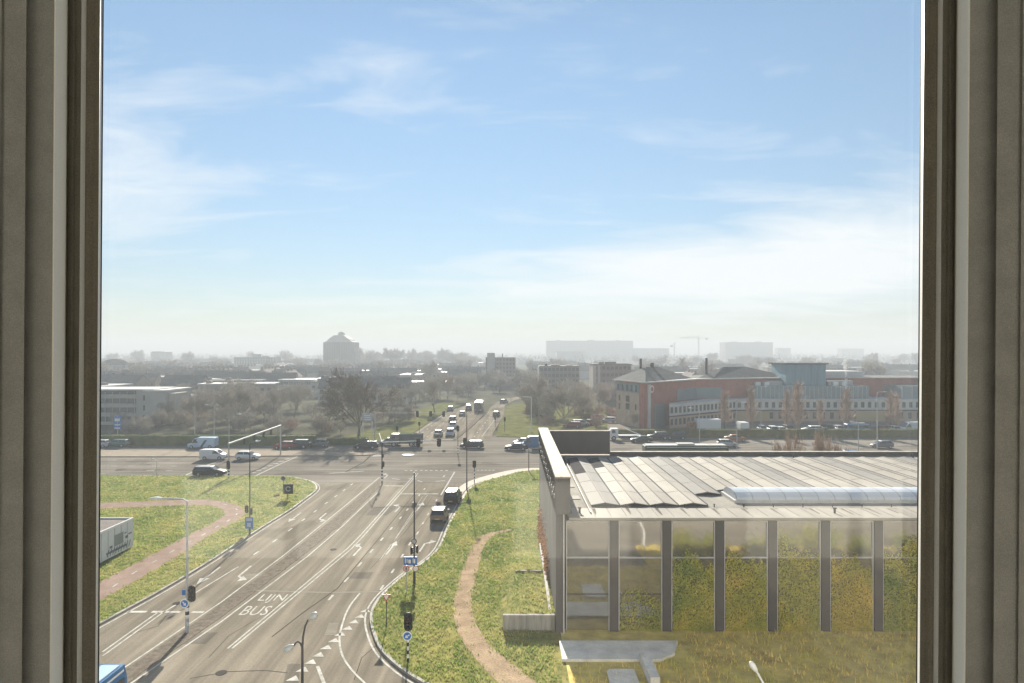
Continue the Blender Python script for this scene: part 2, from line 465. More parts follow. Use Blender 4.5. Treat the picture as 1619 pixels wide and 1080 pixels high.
# ------------------------------------------------------------------ painted markings (parts of the road)
ZP = 0.012
def line(pts, w, name='lane_line', parent=None, z=ZP):
    pts = gp(pts) if pts[0][1] > 500 else pts
    return ribbon(pts, w, z).build(name, M_paint, parent or road)
line([(162, 1037.5), (255, 970.5), (321, 930), (377, 896)], 0.12)
line([(162, 1031), (250, 968)], 0.12)
line([(150, 1089.5), (200, 1053.6), (350, 952), (448, 878.5), (540, 804.5), (600, 754.6)], 0.13)
line([(150, 1121), (208, 1080), (350, 983), (486, 880), (540, 833.5), (600, 776)], 0.13)
line([(360, 1025.5), (550, 866.7), (569, 847.5), (658, 748)], 0.12)
line([(367, 1025.5), (555, 868.5), (574, 848.5), (661.5, 748)], 0.12)
kl = smoothpoly([tuple(p) for p in kr], 0)
off = []
kpts = [Vector(p[:2]) for p in kr]
for i in range(8, len(kpts)-6):
    d = (kpts[i+1]-kpts[i-1]).normalized(); q = Vector((-d.y, d.x)) * -0.42
    off.append(kpts[i] + q)
line([tuple(p) for p in off], 0.13)
kpts = [Vector(p[:2]) for p in isl_edge]; off = []
for i in range(4, len(kpts)-8):
    d = (kpts[i+1]-kpts[i-1]).normalized(); off.append(kpts[i] + Vector((d.y, -d.x))*0.40)
line([tuple(p) for p in off], 0.12)
line([tuple(p) for p in smoothpoly(gp([(569, 938), (550, 961), (538, 996), (536, 1016), (541, 1038), (553.5, 1057), (573.6, 1078), (610, 1108)]))], 0.13)
line([(502, 1053.5), (512, 1080), (520, 1105)], 0.2)
line([(201, 967.5), (232, 967.5)], 0.34, 'stop_line'); line([(240, 967.5), (285, 968)], 0.34, 'stop_line'); line([(303, 968), (322, 968)], 0.34, 'stop_line')
line([(607, 768.2), (638, 768.5)], 0.4, 'stop_line'); line([(634, 781), (693, 781)], 0.4, 'stop_line')
line([(697, 783), (719, 746)], 0.2)
dash_me = MB().poly([(-0.09, -0.55, 0), (0.09, -0.55, 0), (0.09, 0.55, 0), (-0.09, 0.55, 0)]).mesh('lane_dash', M_paint)
def dashes(px, parent=None, name='lane_dash', z=ZP, sc=1.0):
    g = [G(x, y) for x, y in px]
    for i, p in enumerate(g):
        a, b = g[max(0, i-1)], g[min(len(g)-1, i+1)]
        d = (b - a); ang = math.atan2(d.y, d.x) - math.pi/2
        inst(name, dash_me, parent or road, (p.x, p.y, z), ang, sc)
def run(p0, p1, step=4.0):
    a, b = G(*p0), G(*p1); n = int((b-a).length/step)
    out = []
    for i in range(n+1):
        q = a + (b-a)*(i*step/(b-a).length)
        out.append((CX + q.x*F/q.y, CY + F*H/q.y))
    return out
dashes(run((523, 945), (627, 826)) + run((633, 819), (672, 772), 4.0))
dashes([(604, 929), (621, 903), (636, 879), (648, 860), (660, 843), (669, 827), (677, 813), (684, 802), (690, 791)])
dashes([(405, 874.5), (434.5, 855), (458.7, 837.6), (479.6, 822), (498.3, 808.5), (515.7, 795.5), (531, 784.6), (544, 775), (556, 766)])
dashes([(664, 761), (652, 757), (626, 757.5), (696, 760.5), (702, 753)], sc=1.3)
line([(613, 870), (655, 806), (668, 785)], 0.05)
line([(600, 886), (640, 832), (676, 783)], 0.05)
# dashes of the cycle path and of the avenue
cen = [(a+b)/2 for a, b in zip(smoothpoly(path_out), smoothpoly([path_in[min(i, len(path_in)-1)] for i in range(len(path_out))]))]
g0 = [(182, 928), (212, 908), (244, 890), (272, 874), (299, 859), (322, 847), (343, 835), (361, 825), (374, 815), (374, 807), (355, 799), (300, 796), (232, 799)]
dashes(g0, bikeo, 'path_dash', 0.14, 0.75)
for a, b in (((660, 690), (706, 656)), ((676, 690), (716, 656)), ((750, 690), (778, 655))):
    dashes(run(a, b, 7.0), z=0.016, sc=1.5)
line([(656, 687), (700, 656), (722, 646)], 0.16, z=0.016); line([(762, 690), (789, 655)], 0.14, z=0.016)
line([(691, 694), (744, 648)], 0.16, z=0.016)
# shark teeth of the side road
tooth = MB().poly([(-0.38, -0.30, 0), (0.38, -0.30, 0), (0.0, 0.34, 0)]).mesh('yield_tooth', M_paint)
tp = [(579, 965.5), (570, 974.5), (560.5, 983), (550.5, 993), (539, 1002.5), (529, 1012.5), (517, 1023.5), (505, 1035), (492.5, 1046.5), (480, 1058.5), (465, 1072.5)]
for x, y in tp:
    p = G(x, y); inst('yield_tooth', tooth, road, (p.x, p.y, ZP), 0.0)
for x in range(756, 786, 6):
    p = G(x, 743.5); inst('yield_tooth', tooth, xroad, (p.x, p.y, 0.016), 0.0, 0.8)
# arrows
def arrow_mesh(kind):
    mb = MB()
    if kind == 'ahead':
        mb.poly([(-0.09, -2.2, 0), (0.09, -2.2, 0), (0.09, 0.7, 0), (-0.09, 0.7, 0)])
        mb.poly([(-0.42, 0.7, 0), (0.42, 0.7, 0), (0, 2.2, 0)])
    else:
        s = -1 if kind == 'left' else 1
        q = [(-0.09, -2.2), (0.09, -2.2), (0.09, 0.3), (s*0.45, 0.95), (s*0.45, 1.35), (-0.09*s, 0.62)]
        mb.poly([(-0.09, -2.2, 0), (0.09, -2.2, 0), (0.09, 0.55, 0), (-0.09, 0.55, 0)])
        mb.poly([(-0.09*s, 0.5, 0), (0.09*s, 0.4, 0), (0.5*s, 0.9, 0), (0.5*s, 1.25, 0)])
        mb.poly([(0.38*s, 0.45, 0), (1.05*s, 1.35, 0), (0.38*s, 1.75, 0)])
    return mb.mesh('road_arrow', M_paint)
AR = {k: arrow_mesh(k) for k in ('ahead', 'left', 'right')}
def arrow(kind, px, py, back=False, sc=1.0, dx=0.0):
    p = G(px, py)
    inst('road_arrow', AR[kind], road, (p.x, p.y, ZP), (math.pi if back else 0.0) + dx, sc)
arrow('left', 569, 868, dx=-0.05); arrow('ahead', 619, 866, dx=-0.05); arrow('right', 670, 862, dx=-0.06)
arrow('left', 631, 803, dx=-0.05); arrow('ahead', 664, 801, dx=-0.05); arrow('left', 612, 752); arrow('right', 705, 800)
arrow('ahead', 330, 910, True); arrow('left', 381, 908, True); arrow('ahead', 466, 818, True); arrow('left', 507, 819, True)
# LIJN BUS lettering in the bus lane
def lettering(txt, px, py, w, h, parent, mt, z=ZP, name='lettering'):
    cu = bpy.data.curves.new('text', 'FONT'); cu.body = txt; cu.align_x = 'CENTER'; cu.align_y = 'CENTER'; cu.resolution_u = 3
    o = bpy.data.objects.new('text', cu); C.objects.link(o)
    dg = bpy.context.evaluated_depsgraph_get()
    me = bpy.data.meshes.new_from_object(o.evaluated_get(dg)); bpy.data.objects.remove(o); bpy.data.curves.remove(cu)
    me.name = name; me.materials.clear(); me.materials.append(mt)
    xs = [v.co.x for v in me.vertices]; ys = [v.co.y for v in me.vertices]
    sx, sy = w/(max(xs)-min(xs)), h/(max(ys)-min(ys)); mx, my = (max(xs)+min(xs))/2, (max(ys)+min(ys))/2
    for v in me.vertices: v.co.x = (v.co.x-mx)*sx; v.co.y = (v.co.y-my)*sy
    return me
for t, px, py, w in (('LIJN', 430, 946.5, 1.95), ('BUS', 405, 965.5, 1.95)):
    p = G(px, py); inst('lettering', lettering(t, 0, 0, w, 1.75, road, M_paint), road, (p.x, p.y, ZP))
# tar seams, joints
def seam(pts, w=0.06, parent=None, mt=None):
    ribbon(gp(pts), w, 0.009).build('seam', mt or M_seam, parent or road)
seam([(430, 1007), (480, 968), (533, 931), (600, 850), (660, 775)], 0.09)
seam([(300, 1073), (360, 1062), (420, 1060), (455, 1064)], 0.05)
seam([(480, 876), (560, 800), (610, 752)], 0.06)
M_joint = mat('joint_pale', (0.27, 0.24, 0.20), 1.0, spec=0.0)
seam([(405, 934), (520, 937), (640, 935)], 0.25, mt=M_joint); seam([(455, 889), (500, 880)], 0.05)
# repaired rectangles and cracks in the surface
M_pd = asphalt('asphalt_patch_dark', 'y', (0.155, 0.137, 0.112)); M_pl = asphalt('asphalt_patch_pale', 'x', (0.265, 0.235, 0.19))
def patch(px, mt, par=None, z=0.0065):
    MB().poly([(x, y, z) for x, y in gp(px)]).build('repair_patch', mt, par or road)
patch([(590, 803), (627, 803), (612, 815), (578, 815)], M_pd); patch([(300, 1000), (345, 1000), (325, 1018), (278, 1018)], M_pd); patch([(520, 985), (536, 985), (531, 1004), (513, 1004)], M_pl)
patch([(395, 905), (420, 905), (408, 915), (382, 915)], M_pl); patch([(560, 905), (590, 905), (583, 915), (551, 915)], M_pd); patch([(455, 1050), (475, 1050), (472, 1080), (448, 1080)], M_pd)
patch([(565, 742), (600, 736), (590, 733), (556, 739)], M_pd, xroad, 0.0085); patch([(640, 735), (760, 734), (765, 729), (650, 730)], M_pl, xroad, 0.0085); patch([(180, 745), (262, 745), (266, 741), (186, 741)], M_pd, xroad, 0.0085)
seam([(205, 1003), (250, 990), (262, 975), (300, 960)], 0.05); seam([(560, 1075), (572, 1040), (598, 1018)], 0.05); seam([(330, 1040), (362, 1005), (430, 965)], 0.04); seam([(640, 862), (672, 826), (700, 790)], 0.05); seam([(585, 900), (640, 842), (684, 786)], 0.045)
# manholes and worn patches
mh = MB().disc((0, 0, 0), 0.33, 'z', 0.012, 14).mesh('manhole_cover', mat('iron', (0.07, 0.065, 0.06), 0.9, 0.0, spec=0.0))
for x, y in ((350, 1064), (527, 869), (446, 900), (612, 1000), (280, 954)):
    p = G(x, y); inst('manhole_cover', mh, road, (p.x, p.y, 0.012))
# crossing-road markings
for y0, pairs in ((737, [(175, 186), (203, 214), (240, 252), (270, 280)]), (727.5, [(170, 186), (200, 212), (238, 250), (262, 276)]), (744, [(232, 244), (262, 272)])):
    for a, b in pairs: line([(a, y0), (b, y0)], 0.22, 'lane_dash', xroad, 0.016)
line([(290, 753), (330, 735), (352, 727)], 0.3, parent=xroad, z=0.016)
line([(405, 752), (445, 733), (470, 722)], 0.25, parent=xroad, z=0.016)
for k in range(7):
    line([(396+k*9, 748-k*3.6), (404+k*9, 747-k*3.6)], 0.5, 'crossing_block', xroad, 0.016)
line([(520, 748.5), (575, 745)], 0.35, parent=xroad, z=0.016)
for k in range(9): line([(640+k*8, 744), (644+k*8, 744)], 0.45, 'crossing_block', xroad, 0.016)
for k in range(7): line([(590+k*2.2, 722-k*0.1), (592+k*2.2, 719.5)], 0.3, 'crossing_block', xroad, 0.016)
for x0 in (640, 720, 780, 840, 1000, 1080, 1200, 1280, 1400): line([(x0, 712), (x0+18, 712)], 0.2, 'lane_dash', xroad, 0.016)
line([(610, 700.5), (700, 700.5)], 0.4, 'stop_line', xroad, 0.016)
for y0 in (699, 703.5): line([(985, y0), (1455, y0)], 0.14, parent=xroad, z=0.016)
line([(430, 745), (560, 742), (700, 740)], 0.06, parent=xroad, z=0.016); seam([(300, 740), (520, 737), (850, 736)], 0.08, xroad); seam([(545, 747), (575, 731), (590, 716)], 0.25, xroad)

# ------------------------------------------------------------------ grass blades (nobody could count them)
def grass(name, label, poly, dens, hmin, hmax, mt, holes=(), zf=None, spread=0.11, seed=1, ymax=1e9):
    r = random.Random(seed); mb = MB()
    xs = [p[0] for p in poly]; ys = [p[1] for p in poly]
    x0, x1, y0, y1 = max(min(xs), -75), min(max(xs), 46), min(ys), min(max(ys), ymax)
    n = int((x1-x0)*(y1-y0)*dens)
    v, f = mb.v, mb.f
    for _ in range(n):
        x, y = r.uniform(x0, x1), r.uniform(y0, y1)
        if abs(x) > y*0.8 + 3: continue
        if y > 70 and r.random() > (70.0/y)**2: continue
        if not inside((x, y), poly): continue
        if holes and any(inside((x+r.gauss(0, .22), y+r.gauss(0, .3)), h) for h in holes): continue
        z = zf(x, y) if zf else 0.118
        big = 1.0 + max(0, (y-50)/60.0)
        for _k in range(3):
            a = r.uniform(0, 6.283); h = r.uniform(hmin, hmax)*(1+0.6*r.random()**3); w = r.uniform(0.02, 0.045)*big
            lx, ly = math.cos(a)*h*0.6, math.sin(a)*h*0.6
            ox, oy = x+r.uniform(-spread, spread), y+r.uniform(-spread, spread)
            b = len(v); wx, wy = -math.sin(a)*w, math.cos(a)*w
            v += [(ox-wx, oy-wy, z), (ox+wx, oy+wy, z), (ox+lx, oy+ly, z+h)]
            f.append((b, b+1, b+2))
    o = mb.build(name, mt); return tag(o, label, 'grass', kind='stuff')
ML_grass = leafy('grass_blades', (0.16, 0.24, 0.06), (0.43, 0.40, 0.135), 0.45, 0.28, (0.30, 0.355, 0.10))
ML_mead = leafy('meadow_blades', (0.50, 0.47, 0.10), (0.84, 0.62, 0.24), 0.15, 0.35, (0.70, 0.54, 0.14))
grass('grass', 'rough green grass of the island around the red cycle path', isl_poly, 22, 0.05, 0.16, ML_grass, [bike], seed=3)
grass('grass', 'rough green and yellowish grass of the verge around the gravel footpath', vr_poly, 30, 0.05, 0.16, ML_grass, [gpath, [(XW-.4, 44.6), (3.3, 31.6), (11, 31.2), (60, 31), (60, 45), (XW-.4, 45)]], seed=4,
      zf=lambda x, y: bank_h(x, y)-0.02 if (x > -0.85 and 45.3 < y < 64) else 0.118, ymax=106)
grass('grass', 'tall dry yellow-brown meadow grass before the glazed hall', [(3.4, 31.8), (12, 31.5), (12, 25.8), (46, 25.8), (46, 44.6), (10.9, 44.6), (8.8, 40), (3.6, 40)], 9, 0.10, 0.28, ML_mead, seed=5)

# ================================================================== THE WINDOW AND THE ROOM BEHIND IT
M_frame = mat('window_profile_bronze', (0.285, 0.30, 0.31), 0.5, 0.1, var=0.10, scale=30, fine=0.20, fscale=900)
M_frame2 = mat('window_profile_aluminium', (0.70, 0.70, 0.68), 0.4, 0.1, var=0.05, scale=20, fine=0.12, fscale=900)
M_strip = mat('window_strip_skylit', (0.86, 0.87, 0.85), 0.4, 0.0, fine=0.06, fscale=900)  # near-white colour carries the skylight on this reveal
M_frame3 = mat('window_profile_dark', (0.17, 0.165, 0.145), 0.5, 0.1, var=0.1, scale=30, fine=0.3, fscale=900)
M_gask = mat('window_gasket', (0.03, 0.03, 0.028), 0.6)
M_plast = mat('plaster_white', (0.80, 0.78, 0.73), 0.9, var=0.04, scale=5)
M_floorw = mat('floor_oak', (0.46, 0.42, 0.36), 0.5, var=0.12, scale=3, stretch=(6, 0.4, 1))
TILT = R(0.40)
win = thing('window', 'dark bronze aluminium window with pale strips framing the whole view', 'window', (0, 0, H))
win.rotation_euler = (0, TILT, 0)
WZ0, WZ1 = -0.80, 0.92
def prof(name, pts, mt, sgn, yback=None):
    # pts: (pixel column, distance) along the visible section; extruded up and down
    q = [(-(CX - px) / F * d, d) for px, d in pts]
    if yback: q = q + [(q[-1][0]*yback/q[-1][1]*1.002, yback), (q[0][0]*yback/q[0][1]*1.01, yback)]
    q = [(x * sgn, y) for x, y in q]
    mb = MB(); mb.loft([[(x, y, WZ0) for x, y in q], [(x, y, WZ1) for x, y in q]])
    return mb.build(name, mt, win)
for sgn in (1, -1):
    o = 0 if sgn == 1 else 7       # the right jamb shows a little more of itself
    prof('frame_jamb', [(-330+o, .690), (-1+o, .690), (-1+o, .6925), (38+o, .6925)], M_frame, sgn, .80)
    prof('frame_jamb', [(38+o, .699), (40+o, .702), (82+o, .702)], M_frame, sgn, .80)
    xq = (CX-82-o)/F*.702
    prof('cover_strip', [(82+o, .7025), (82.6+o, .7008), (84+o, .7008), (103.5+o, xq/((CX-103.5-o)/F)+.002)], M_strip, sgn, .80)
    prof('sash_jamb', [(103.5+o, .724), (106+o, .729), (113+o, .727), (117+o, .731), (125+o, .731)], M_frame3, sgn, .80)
    xq = (CX-125-o)/F*.731
    prof('sash_edge', [(125+o, .7312), (125.6+o, .7302), (133+o, xq/((CX-133-o)/F))], M_frame2, sgn, .80)
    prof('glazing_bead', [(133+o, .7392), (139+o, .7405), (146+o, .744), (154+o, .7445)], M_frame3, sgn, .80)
    prof('bead_lip', [(154+o, .7447), (154.6+o, .744), (158+o, .7492)], M_frame2, sgn, .80)
    prof('gasket', [(158+o, .7494), (160.3+o, .752)], M_gask, sgn, .80)
XO = (CX+330)/F*.69
MB().box(-XO-.09, XO+.09, .690, .80, WZ1, WZ1+.10).build('frame_head', M_frame, win)
MB().box(-XO-.09, XO+.09, .690, .80, WZ0-.10, WZ0).build('frame_sill', M_frame, win)
# the pane
m = bpy.data.materials.new('window_glass'); m.use_nodes = True
n, l = m.node_tree.nodes, m.node_tree.links
n.remove(n['Principled BSDF'])
tr = n.new('ShaderNodeBsdfTransparent'); tr.inputs[0].default_value = (0.97, 0.985, 0.975, 1)
gl_ = n.new('ShaderNodeBsdfGlossy'); gl_.inputs['Roughness'].default_value = 0.0
fr_ = n.new('ShaderNodeFresnel'); fr_.inputs[0].default_value = 1.5
mx = n.new('ShaderNodeMixShader'); l.new(fr_.outputs[0], mx.inputs[0]); l.new(tr.outputs[0], mx.inputs[1]); l.new(gl_.outputs[0], mx.inputs[2])
l.new(mx.outputs[0], n['Material Output'].inputs[0])
MB().poly([(-.51, .757, WZ0), (.51, .757, WZ0), (.51, .757, WZ1), (-.51, .757, WZ1)]).build('pane', m, win)
M_wglass = m

# room: floor, ceiling, walls
RX, RY0, RZ0, RZ1 = 3.4, -3.8, 17.35, 20.2
struct('floor', MB().box(-RX, RX, RY0, .69, RZ0-.2, RZ0), M_floorw)
struct('ceiling', MB().box(-RX, RX, RY0, .69, RZ1, RZ1+.2), M_plast)
struct('wall_left', MB().box(-RX-.15, -RX, RY0, .69, RZ0-.2, RZ1+.2), M_plast)
struct('wall_right', MB().box(RX, RX+.15, RY0, .69, RZ0-.2, RZ1+.2), M_plast)
struct('wall_back', MB().box(-RX-.15, RX+.15, RY0-.15, RY0, RZ0-.2, RZ1+.2), M_plast)
# the apartment block the room belongs to: outer wall with the window opening left free
M_own = mat('facade_white_bounce', (0.78, 0.76, 0.72), 0.9, var=0.05, scale=1.2)  # unseen facade kept white and run wide to bounce sunlight onto the meadow
own = thing('apartment_block', 'unseen apartment block of the window, whitened and widened as a sunlight reflector', 'building', (0, 0, 0))
xo = XO + .12
mb = MB()
SW0, SW1, SZ0, SZ1 = 1.32, 3.2, 17.45, 20.05         # unseen glazed doors added either side of the window to light its frame
mb.box(-xo, xo, .70, .98, 0, H+WZ0-.115).box(-xo, xo, .70, .98, H+WZ1+.115, 34)
for s_ in (-1, 1):
    f_ = lambda a, b, z0, z1: mb.box(min(s_*a, s_*b), max(s_*a, s_*b), .70, .98, z0, z1)
    f_(xo, SW0, 0, 34); f_(SW0, SW1, 0, SZ0); f_(SW0, SW1, SZ1, 34); f_(SW1, 48 if s_ > 0 else 16, 0, 34)
mb.build('wall', M_own, own)
for s_ in (-1, 1):
    a, b = sorted((s_*SW0, s_*SW1)); mid = (a+b)/2
    fr2 = MB().box(a, a+.07, .78, .86, SZ0, SZ1).box(b-.07, b, .78, .86, SZ0, SZ1).box(mid-.05, mid+.05, .78, .86, SZ0, SZ1).box(a+.07, mid-.05, .78, .86, SZ0, SZ0+.07).box(mid+.05, b-.07, .78, .86, SZ0, SZ0+.07).box(a+.07, mid-.05, .78, .86, SZ1-.07, SZ1).box(mid+.05, b-.07, .78, .86, SZ1-.07, SZ1).build('added_door_frame', M_frame, own)
    MB().poly([(a+.07, .82, SZ0+.07), (mid-.05, .82, SZ0+.07), (mid-.05, .82, SZ1-.07), (a+.07, .82, SZ1-.07)]).build('pane', M_wglass, fr2)
    MB().poly([(mid+.05, .82, SZ0+.07), (b-.07, .82, SZ0+.07), (b-.07, .82, SZ1-.07), (mid+.05, .82, SZ1-.07)]).build('pane', M_wglass, fr2)
pane_me = MB().box(-.62, .62, -.02, .02, -.85, .85).mesh('pane', mat('dark_glass', (0.03, 0.035, 0.04), 0.08))
frm_me = MB().box(-.72, -.62, -.05, .05, -.95, .95).box(.62, .72, -.05, .05, -.95, .95).box(-.62, .62, -.05, .05, .85, .95).box(-.62, .62, -.05, .05, -.95, -.85).mesh('window_frame', M_frame)
for k in range(9):
    for i in range(-3, 10):
        z = H + 0.06 + (k-5)*3.05
        if (i in (-1, 0, 1) and k == 5) or z < 1.2: continue
        w = inst('window_frame', frm_me, own, (i*4.6, 1.02, z)); inst('pane', pane_me, w)

# ================================================================== THE GLAZED HALL ON THE RIGHT
M_deck = mat('roof_membrane', (0.27, 0.25, 0.215), 0.9, spec=0.05, var=0.25, scale=0.6, stretch=(1, 0.3, 1), fine=0.1, fscale=6)
M_sheet = mat('roof_sheet', (0.335, 0.305, 0.262), 0.8, 0.0, spec=0.1, var=0.2, scale=0.5, stretch=(1, 0.15, 1), fine=0.05, fscale=8)
M_sheet2 = mat('roof_sheet_grey', (0.235, 0.22, 0.20), 0.8, 0.0, spec=0.1, var=0.14, scale=0.5, stretch=(1, 0.15, 1))
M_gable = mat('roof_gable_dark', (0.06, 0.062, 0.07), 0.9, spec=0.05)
M_col = mat('column_steel', (0.085, 0.075, 0.07), 0.55, 0.1, var=0.15, scale=1.0)
M_whitef = mat('facade_trim_white', (0.46, 0.45, 0.43), 0.6, var=0.12, scale=3)
M_weath = mat('parapet_cap', (0.44, 0.39, 0.32), 0.85, var=0.3, scale=1.6, fine=0.18, fscale=9)
hall = thing('glazed_hall', 'low hall with ridged roof, dark glass bays and white trim', 'building', (0, 0, 0))
Y0, YB, ZR = 45.3, 71.8, 7.75
XE = 62.0
# raised concrete frame round the left end of the roof
MB().box(XW, 3.86, 44.0, 72.3, 8.2, 10.62).build('parapet', M_concd, hall)
MB().box(XW-.03, 3.89, 43.97, 72.33, 10.62, 10.72).build('parapet_cap', M_weath, hall)
MB().box(3.86, 10.6, 71.9, 72.3, 7.9, 10.36).build('parapet', M_concd, hall)
MB().box(3.89, 10.63, 71.87, 72.33, 10.36, 10.45).build('parapet_cap', M_weath, hall)
for k in range(26):
    MB().box(XW-.05, XW-.005, 44.5+k*1.07, 44.54+k*1.07, 8.25, 10.5).build('cladding_rib', M_concd, hall); MB().box(XW-.09, XW-.055, 44.45+k*1.07, 44.65+k*1.07, 9.2+.3*math.sin(k*2.1), 9.45+.3*math.sin(k*2.1)).build('glint_clip', M_whitef, hall)  # small white boxes put in as bright glints along the cladding
# body below
MB().box(XW+.05, 3.42, 44.6, 71.9, 0, 8.2).build('wall', M_concd, hall)
MB().box(3.43, 3.52, 44.5, 44.9, 0, 8.2).build('corner_post', M_whitef, hall)
MB().box(XE-.3, XE, Y0, YB, 0, 7.7).build('wall', M_concd, hall)
MB().box(3.42, XE, YB-.3, YB, 0, 7.7).build('wall', M_concd, hall)
MB().box(3.86, XE, Y0-.2, YB, 7.5, ZR).build('roof_deck', M_deck, hall)
MB().box(10.6, XE, YB-.1, YB+.35, 7.4, 8.16).build('roof_edge', M_col, hall)
MB().box(10.6, XE, YB-.14, YB+.39, 8.16, 8.2).build('edge_cap', M_weath, hall)
MB().box(3.86, XE, 44.75, Y0-.2, 7.62, 7.80).build('gutter', M_sheet, hall)
MB().box(3.86, XE, Y0-.19, 47.6, ZR+.004, ZR+.03).build('eaves_sheet', M_sheet, hall)
# ridged roof lights
PW = 2.13
def ridge(x, ya, yb, k):
    w = PW*0.965/2; e, t = 0.13, 0.30
    s = (0.5-rnd.random())*0.03
    mb = MB()
    p0, p1, p2 = (x-w, e), (x, t), (x+w, e)
    for (a, b) in ((p0, p1), (p1, p2)):
        mb.hexa([(a[0], ya, ZR+a[1]-.05), (b[0], ya, ZR+b[1]-.05), (b[0], yb, ZR+b[1]-.05), (a[0], yb, ZR+a[1]-.05),
                 (a[0], ya, ZR+a[1]), (b[0], ya, ZR+b[1]), (b[0], yb, ZR+b[1]), (a[0], yb, ZR+a[1])])
    o = mb.build('roof_ridge', M_sheet if k % 4 else M_sheet2, hall)
    MB().loft([[(x-w+.06, ya+.05, ZR), (x+w-.06, ya+.05, ZR), (x+w-.06, ya+.05, ZR+e-.05), (x, ya+.05, ZR+t-.05), (x-w+.06, ya+.05, ZR+e-.05)],
               [(x-w+.06, yb-.05, ZR), (x+w-.06, yb-.05, ZR), (x+w-.06, yb-.05, ZR+e-.05), (x, yb-.05, ZR+t-.05), (x-w+.06, yb-.05, ZR+e-.05)]]).build('ridge_end', M_gable, o)
    MB().box(x+w-.05, x+w+.085, ya+.1, yb, ZR+.005, ZR+e+.012).build('valley_gutter', M_gable, o)
    MB().box(x-.05, x+.05, ya, yb, ZR+t-.01, ZR+t+.03).build('ridge_cap', M_sheet2, o)
    if k < 20:
        for yj in (ya+4.1, ya+8.3, ya+12.4, ya+16.6):
            if yj > yb-1: continue
            mj = MB()
            for (a, b) in ((p0, p1), (p1, p2)):
                mj.hexa([(a[0], yj, ZR+a[1]), (b[0], yj, ZR+b[1]), (b[0], yj+.05, ZR+b[1]), (a[0], yj+.05, ZR+a[1]), (a[0], yj, ZR+a[1]+.012), (b[0], yj, ZR+b[1]+.012), (b[0], yj+.05, ZR+b[1]+.012), (a[0], yj+.05, ZR+a[1]+.012)])
            mj.build('sheet_joint', M_deck, o)
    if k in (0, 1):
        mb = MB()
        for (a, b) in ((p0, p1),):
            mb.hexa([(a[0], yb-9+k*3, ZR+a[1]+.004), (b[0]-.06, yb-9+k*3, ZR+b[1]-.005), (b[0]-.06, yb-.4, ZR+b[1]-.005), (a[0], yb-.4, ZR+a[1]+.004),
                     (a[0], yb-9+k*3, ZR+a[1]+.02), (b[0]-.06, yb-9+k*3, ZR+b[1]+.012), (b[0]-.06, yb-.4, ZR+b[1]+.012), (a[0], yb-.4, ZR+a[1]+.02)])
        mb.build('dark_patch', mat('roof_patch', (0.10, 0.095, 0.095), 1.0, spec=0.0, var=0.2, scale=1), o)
for k in range(26):
    x = 5.7 + PW*(k+.5)
    ya = 48.2 if k < 4 else (51.9 if k == 4 else 53.3)
    ridge(x, ya, 69.3, k)
for y in (50.5, 55, 59, 63, 67):
    MB().box(4.3, 5.2, y, y+1.2, ZR+.004, ZR+.05).build('roof_mat', M_sheet2, hall)
MB().box(4.05, 4.14, 46, 70, ZR+.004, ZR+.14).build('roof_rail', M_col, hall)
MB().box(5.42, 5.5, 46, 70, ZR+.004, ZR+.14).build('roof_rail', M_col, hall)
for k in range(40):
    MB().box(4.6+k*1.07, 4.65+k*1.07, Y0-.15, 47.55, ZR+.03, ZR+.05).build('sheet_seam', M_deck, hall)
# rain stains run down from the ridge ends
M_stain = mat('roof_stain', (0.17, 0.155, 0.135), 1.0, spec=0.0, var=.3, scale=1.5)
for k in range(22):
    x = 6.0+k*2.13+rnd.uniform(-.5, .5); MB().poly([(x-.12, 47.5, ZR+.034), (x+.14, 47.5, ZR+.034), (x+.05, Y0+rnd.uniform(.2, 1.0), ZR+.034), (x-.04, Y0+rnd.uniform(.2, 1.0), ZR+.034)]).build('stain', M_stain, hall)
# barrel skylight across the ridges
M_vault = mat('skylight_acrylic', (0.50, 0.53, 0.57), 0.25, 0.0, var=0.06, scale=0.6)
va, vb, vr = 49.35, 52.4, 0.80
nseg = 10
k = 0; x = 16.7
while x < XE-1:
    x1 = x+1.22; mb = MB(); rings = []
    for xx in (x+.02, x1-.02):
        rings.append([(xx, (va+vb)/2 - math.cos(math.pi*i/nseg)*(vb-va)/2, ZR+.22+math.sin(math.pi*i/nseg)*vr*.72) for i in range(nseg+1)])
    mb.loft(rings); mb.build('skylight_pane', M_vault, hall, smooth=False)
    x = x1
MB().box(16.5, XE-.5, va-.1, vb+.1, ZR+.004, ZR+.22).build('skylight_kerb', M_whitef, hall)
x = 16.7
while x < XE-1:
    mb = MB(); rings = []
    for xx in (x-.035, x+.035):
        rings.append([(xx, (va+vb)/2 - math.cos(math.pi*i/nseg)*((vb-va)/2+.02), ZR+.22+math.sin(math.pi*i/nseg)*(vr*.72+.02)) for i in range(nseg+1)])
    mb.loft(rings); mb.build('skylight_rib', mat('skylight_rib_grey', (0.33, 0.35, 0.38), 0.5), hall); x += 1.22
vent = MB().tube([(0, 0, 0), (0, 0, .32)], .07, 8).tube([(0, 0, .32), (0, 0, .38)], .12, 8).mesh('roof_vent', M_gable)
for i in range(22): inst('roof_vent', vent, hall, (8.2+i*2.13, 47.9, ZR+.03), 0, .6)
for p in ((4.7, 46.2), (22.4, 46.1), (29.8, 70.3), (42.5, 70.4)): inst('roof_vent', vent, hall, (p[0], p[1], ZR), 0, 1.1)
